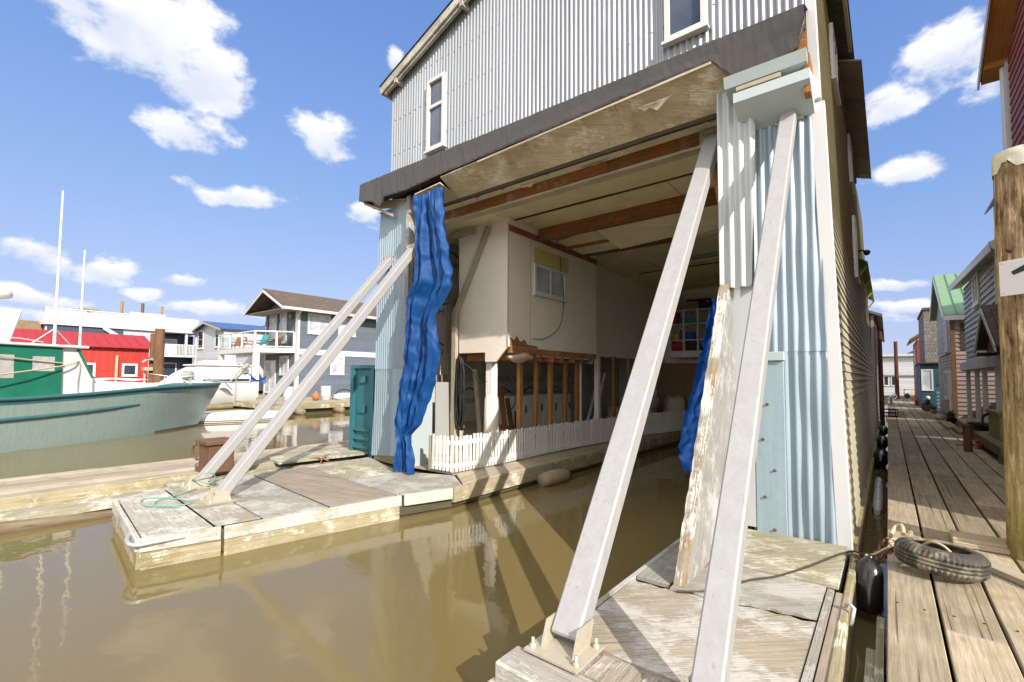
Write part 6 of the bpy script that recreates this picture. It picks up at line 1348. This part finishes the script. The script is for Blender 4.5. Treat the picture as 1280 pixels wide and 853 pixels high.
m = MB(); m.box(1.5, 6, 45, 54, -.05, .39); m.build('float', 'timber_wet', fb)
# far cross dock and white home
m = MB(); planks(m, 52.1, 58, -14, 16, .38, .46, .4, .03, along='x', rnd=random.Random(3)); cd2 = m.build('cross_dock', 'deck_dock'); tag(cd2, 'pale plank dock crossing the far end of the boardwalk', 'dock')
fh = thing('float_home', (2, 66, .4), 'long low white float home closing the far end of the boardwalk', 'house')
lap_wall(fh, 'front_wall', 'siding_white', [(-9, .5), (12, .5), (12, 4.5), (-9, 4.5)], (0, 62, 0), X1, -Y1, .3, .02)
m = MB(); m.box(-9.3, 12.3, 61.6, 70, 4.5, 4.75); m.box(-9, 12, 61.8, 61.96, 2.55, 2.72); m.box(-9, 12, 62.2, 70, .5, 4.48); m.build('roof', 'pail_grey', fh)
for x in (-.15, .45): window(fh, (x, 61.98, 2.0), X1, -Y1, .42, 1.0, 1, 1, fw=.06, pane='glass_dark')
for x in (-4, 4.6): window(fh, (x, 61.98, 3.5), X1, -Y1, 2.4, 1.2, 2, 1, fw=.1, pane='glass_pale')
m = MB(); m.prism([(-2.4, 66, 4.75), (-.6, 66, 4.75), (-1.5, 66, 5.2)], (0, 3, 0)); m.prism([(1.2, 66, 4.75), (3.4, 66, 4.75), (2.3, 66, 5.3)], (0, 3, 0)); m.build('dormer', 'roof_dark', fh); m = MB(); m.box(-9.5, 12.5, 60.5, 70, -.05, .49); m.build('float', 'timber_wet', fh)
m = MB(); pile(m, .62, 55, -.5, 5.6, .17, .13, 14, 16, .02); tag(m.build('pile', 'pile_red'), 'tall reddish pile at the far end of the boardwalk', 'pile')
m = MB(); pile(m, -.24, 27, -.4, 4.3, .09, .07, 10, 14, .02); tag(m.build('pile', 'pile_red'), 'thin dark reddish pile against the boathouse end', 'pile')
# second boathouse beyond the first
b2 = thing('boathouse', (-3.5, 30, .3), 'farther boathouse with reddish lap siding behind the tall metal one', 'boathouse')
lap_wall(b2, 'side_wall', 'siding_pink', [(22.6, .3), (38, .3), (38, 4.6), (22.6, 4.6)], (-.36, 0, 0), Y1, X1, .17, .02)
m = MB(); m.box(-7.5, -.5, 22.6, 38, .3, 4.6); m.build('core', 'siding_pink', b2); m = MB(); m.prism([(-.1, 22.5, 4.5), (-4, 22.5, 6.2), (-4, 22.5, 6.3), (-.1, 22.5, 4.6)], (0, 15.7, 0)); m.prism([(-8, 22.5, 4.5), (-4, 22.5, 6.2), (-4, 22.5, 6.3), (-8, 22.5, 4.6)], (0, 15.7, 0)); m.build('roof', 'corr_dirty', b2); m = MB(); m.box(-7.6, -.3, 22.5, 38.1, -.05, .29); m.build('float', 'timber_wet', b2)
# odds and ends on the far boardwalk
gc = thing('gas_can', (1.5, 40, .45), 'red fuel can on the boardwalk beside the blue hut', 'fuel can'); m = MB(); m.box(1.30, 1.62, 39.8, 40.1, .46, .86); m.build('body', 'plastic_red', gc, bevel=.04); m = MB(); m.tube([(1.36, 39.95, .86), (1.42, 39.95, 1.02), (1.55, 39.95, .9)], .03, 6); m.build('spout', 'plastic_red', gc)
bl = thing('bollard_lamp', (1.72, 35.2, .45), 'dark bollard lamp with round white globe by the boardwalk', 'lamp'); m = MB(); m.lathe([(.13, 0), (.1, .04), (.08, .5), (.1, .52), (0, .53)], (1.72, 35.2, .45), Z, 12); m.build('post', 'dark_plain', bl); m = MB(); m.lathe([(0, 0), (.09, .03), (.12, .13), (.08, .22), (0, .25)], (1.72, 35.2, .98), Z, 12); m.build('globe', 'gel_white', bl)
def potted(x, y, z, r, label, seed, pot='pot_terracotta'):
    c = thing('potted_plant', (x, y, z), label, 'plant', 'potted plants along the boardwalk'); rnd = random.Random(seed)
    m = MB(); m.lathe([(0, 0), (r*.7, 0), (r, r*1.3), (r*1.06, r*1.35), (r*.95, r*1.4), (0, r*1.3)], (x, y, z), Z, 14); m.build('pot', pot, c)
    m = MB()
    for i in range(70):
        a = rnd.uniform(0, 2*pi); e = rnd.uniform(.2, 1.4); l = r*rnd.uniform(.8, 2.0); p = V3((x, y, z+r*1.3)); d = V3((cos(a)*cos(e), sin(a)*cos(e), sin(e))); q = p+d*l; s_ = d.cross(Z).normalized()*r*.18
        m.face([p+d*l*.4-s_, q-s_*.5, q+d*r*.3, q+s_*.5, p+d*l*.4+s_], [(0, 0)]*5, rnd.random())
    m.build('foliage', 'leaf', c)
potted(1.60, 33.2, .45, .20, 'leafy plant in a terracotta pot nearest the green roofed house', 1); potted(1.55, 34.4, .45, .16, 'small leafy plant in a dark pot before the blue hut railing', 2, 'plastic_black'); potted(1.85, 24.6, .45, .16, 'leafy plant in a low dark tub at the beige house corner', 3, 'plastic_black'); potted(1.72, 31.2, .45, .13, 'small plant in a pale bucket beside the beige house wall', 4, 'pail_grey')
m = MB(); m.box(1.5, 1.8, 21.5, 25, .46, .52); m.box(1.6, 1.86, 19.5, 21.4, .46, .55); tag(m.build('driftwood_board', 'timber_moss'), 'mossy boards lying along the boardwalk edge beside the porch', 'boards')
sack(1.62, 26.2, .45, .14, .2, .12, .2, 'dark bag at the foot of the beige house door', 31, 'grey_plain')
rx = thing('storage_box', (-.95, 55, .46), 'red box standing at the far left end of the cross dock', 'box'); m = MB(); m.box(-1.3, -.6, 54.6, 55.4, .46, 1.9); m.build('body', 'plastic_red', rx, bevel=.03)
yc = thing('dock_cart', (1.7, 55, .46), 'yellow wheeled cart standing on the far cross dock', 'cart')
m = MB()
for a, b in (((1.1, 55, .75), (2.2, 55, .75)), ((1.1, 55, 1.25), (2.2, 55, 1.25)), ((1.1, 55.6, .75), (2.2, 55.6, .75)), ((2.2, 55, .75), (2.2, 55, 1.7)), ((2.2, 55.6, .75), (2.2, 55.6, 1.7)), ((2.2, 55, 1.7), (2.2, 55.6, 1.7)), ((1.1, 55, .75), (1.1, 55, 1.25)), ((1.65, 55, .75), (1.65, 55, 1.25))): m.tube([a, b], .04, 6)
m.box(1.1, 2.2, 55, 55.6, .70, .74); m.build('frame', 'plastic_yellow', yc)
for x in (1.3, 2.0):
    m = MB(); m.lathe([(0, -.05), (.2, -.05), (.22, 0), (.2, .05), (0, .05)], (x, 54.95, .68), Y1, 14); m.build('wheel', 'plastic_black', yc)
tr = thing('hand_trolley', (.1, 41, .45), 'tangle of white tube trolley and dark wheels on the left boardwalk edge', 'trolley')
m = MB()
for a, b in (((-.05, 40, .8), (.35, 42.5, 1.2)), ((.1, 40, .6), (.45, 42.5, .9)), ((-.05, 40, .8), (.1, 40, .6)), ((.35, 42.5, 1.2), (.45, 42.5, .9)), ((.15, 41.2, 1.0), (.3, 41.2, .75))): m.tube([a, b], .035, 6)
m.build('frame', 'gel_white', tr)
for y in (40.2, 42.3):
    m = MB(); m.lathe([(0, -.04), (.17, -.04), (.2, 0), (.17, .04), (0, .04)], (.12, y, .66), X1, 12); m.build('wheel', 'plastic_black', tr)
for i, (y, l) in enumerate(((14.5, 'black barrel float nearest the white tube in the side gap'), (18.2, 'black barrel float in the middle of the side gap'), (22.5, 'black barrel float farthest along the side gap'))):
    m = MB(); m.lathe([(0, -.5), (.13, -.48), (.16, -.4), (.16, .4), (.13, .48), (0, .5)], (-.2, y, .2), Y1, 12); tag(m.build('barrel_float', 'black_gloss'), l, 'float', 'floats in the side gap')
dg = thing('deck_gear', (.05, 27, .45), 'dark heap of crab trap and net on the left boardwalk edge', 'gear'); m = MB()
for z in (.47, .62, .78):
    for k in range(2): m.tube([(.0+.3*cos(q*pi/8), 27+.3*sin(q*pi/8), z) for q in range(17)], .018, 5)
for q in range(8): m.tube([(.3*cos(q*pi/4), 27+.3*sin(q*pi/4), .47), (.3*cos(q*pi/4), 27+.3*sin(q*pi/4), .78)], .015, 5)
m.build('trap', 'dark_plain', dg)
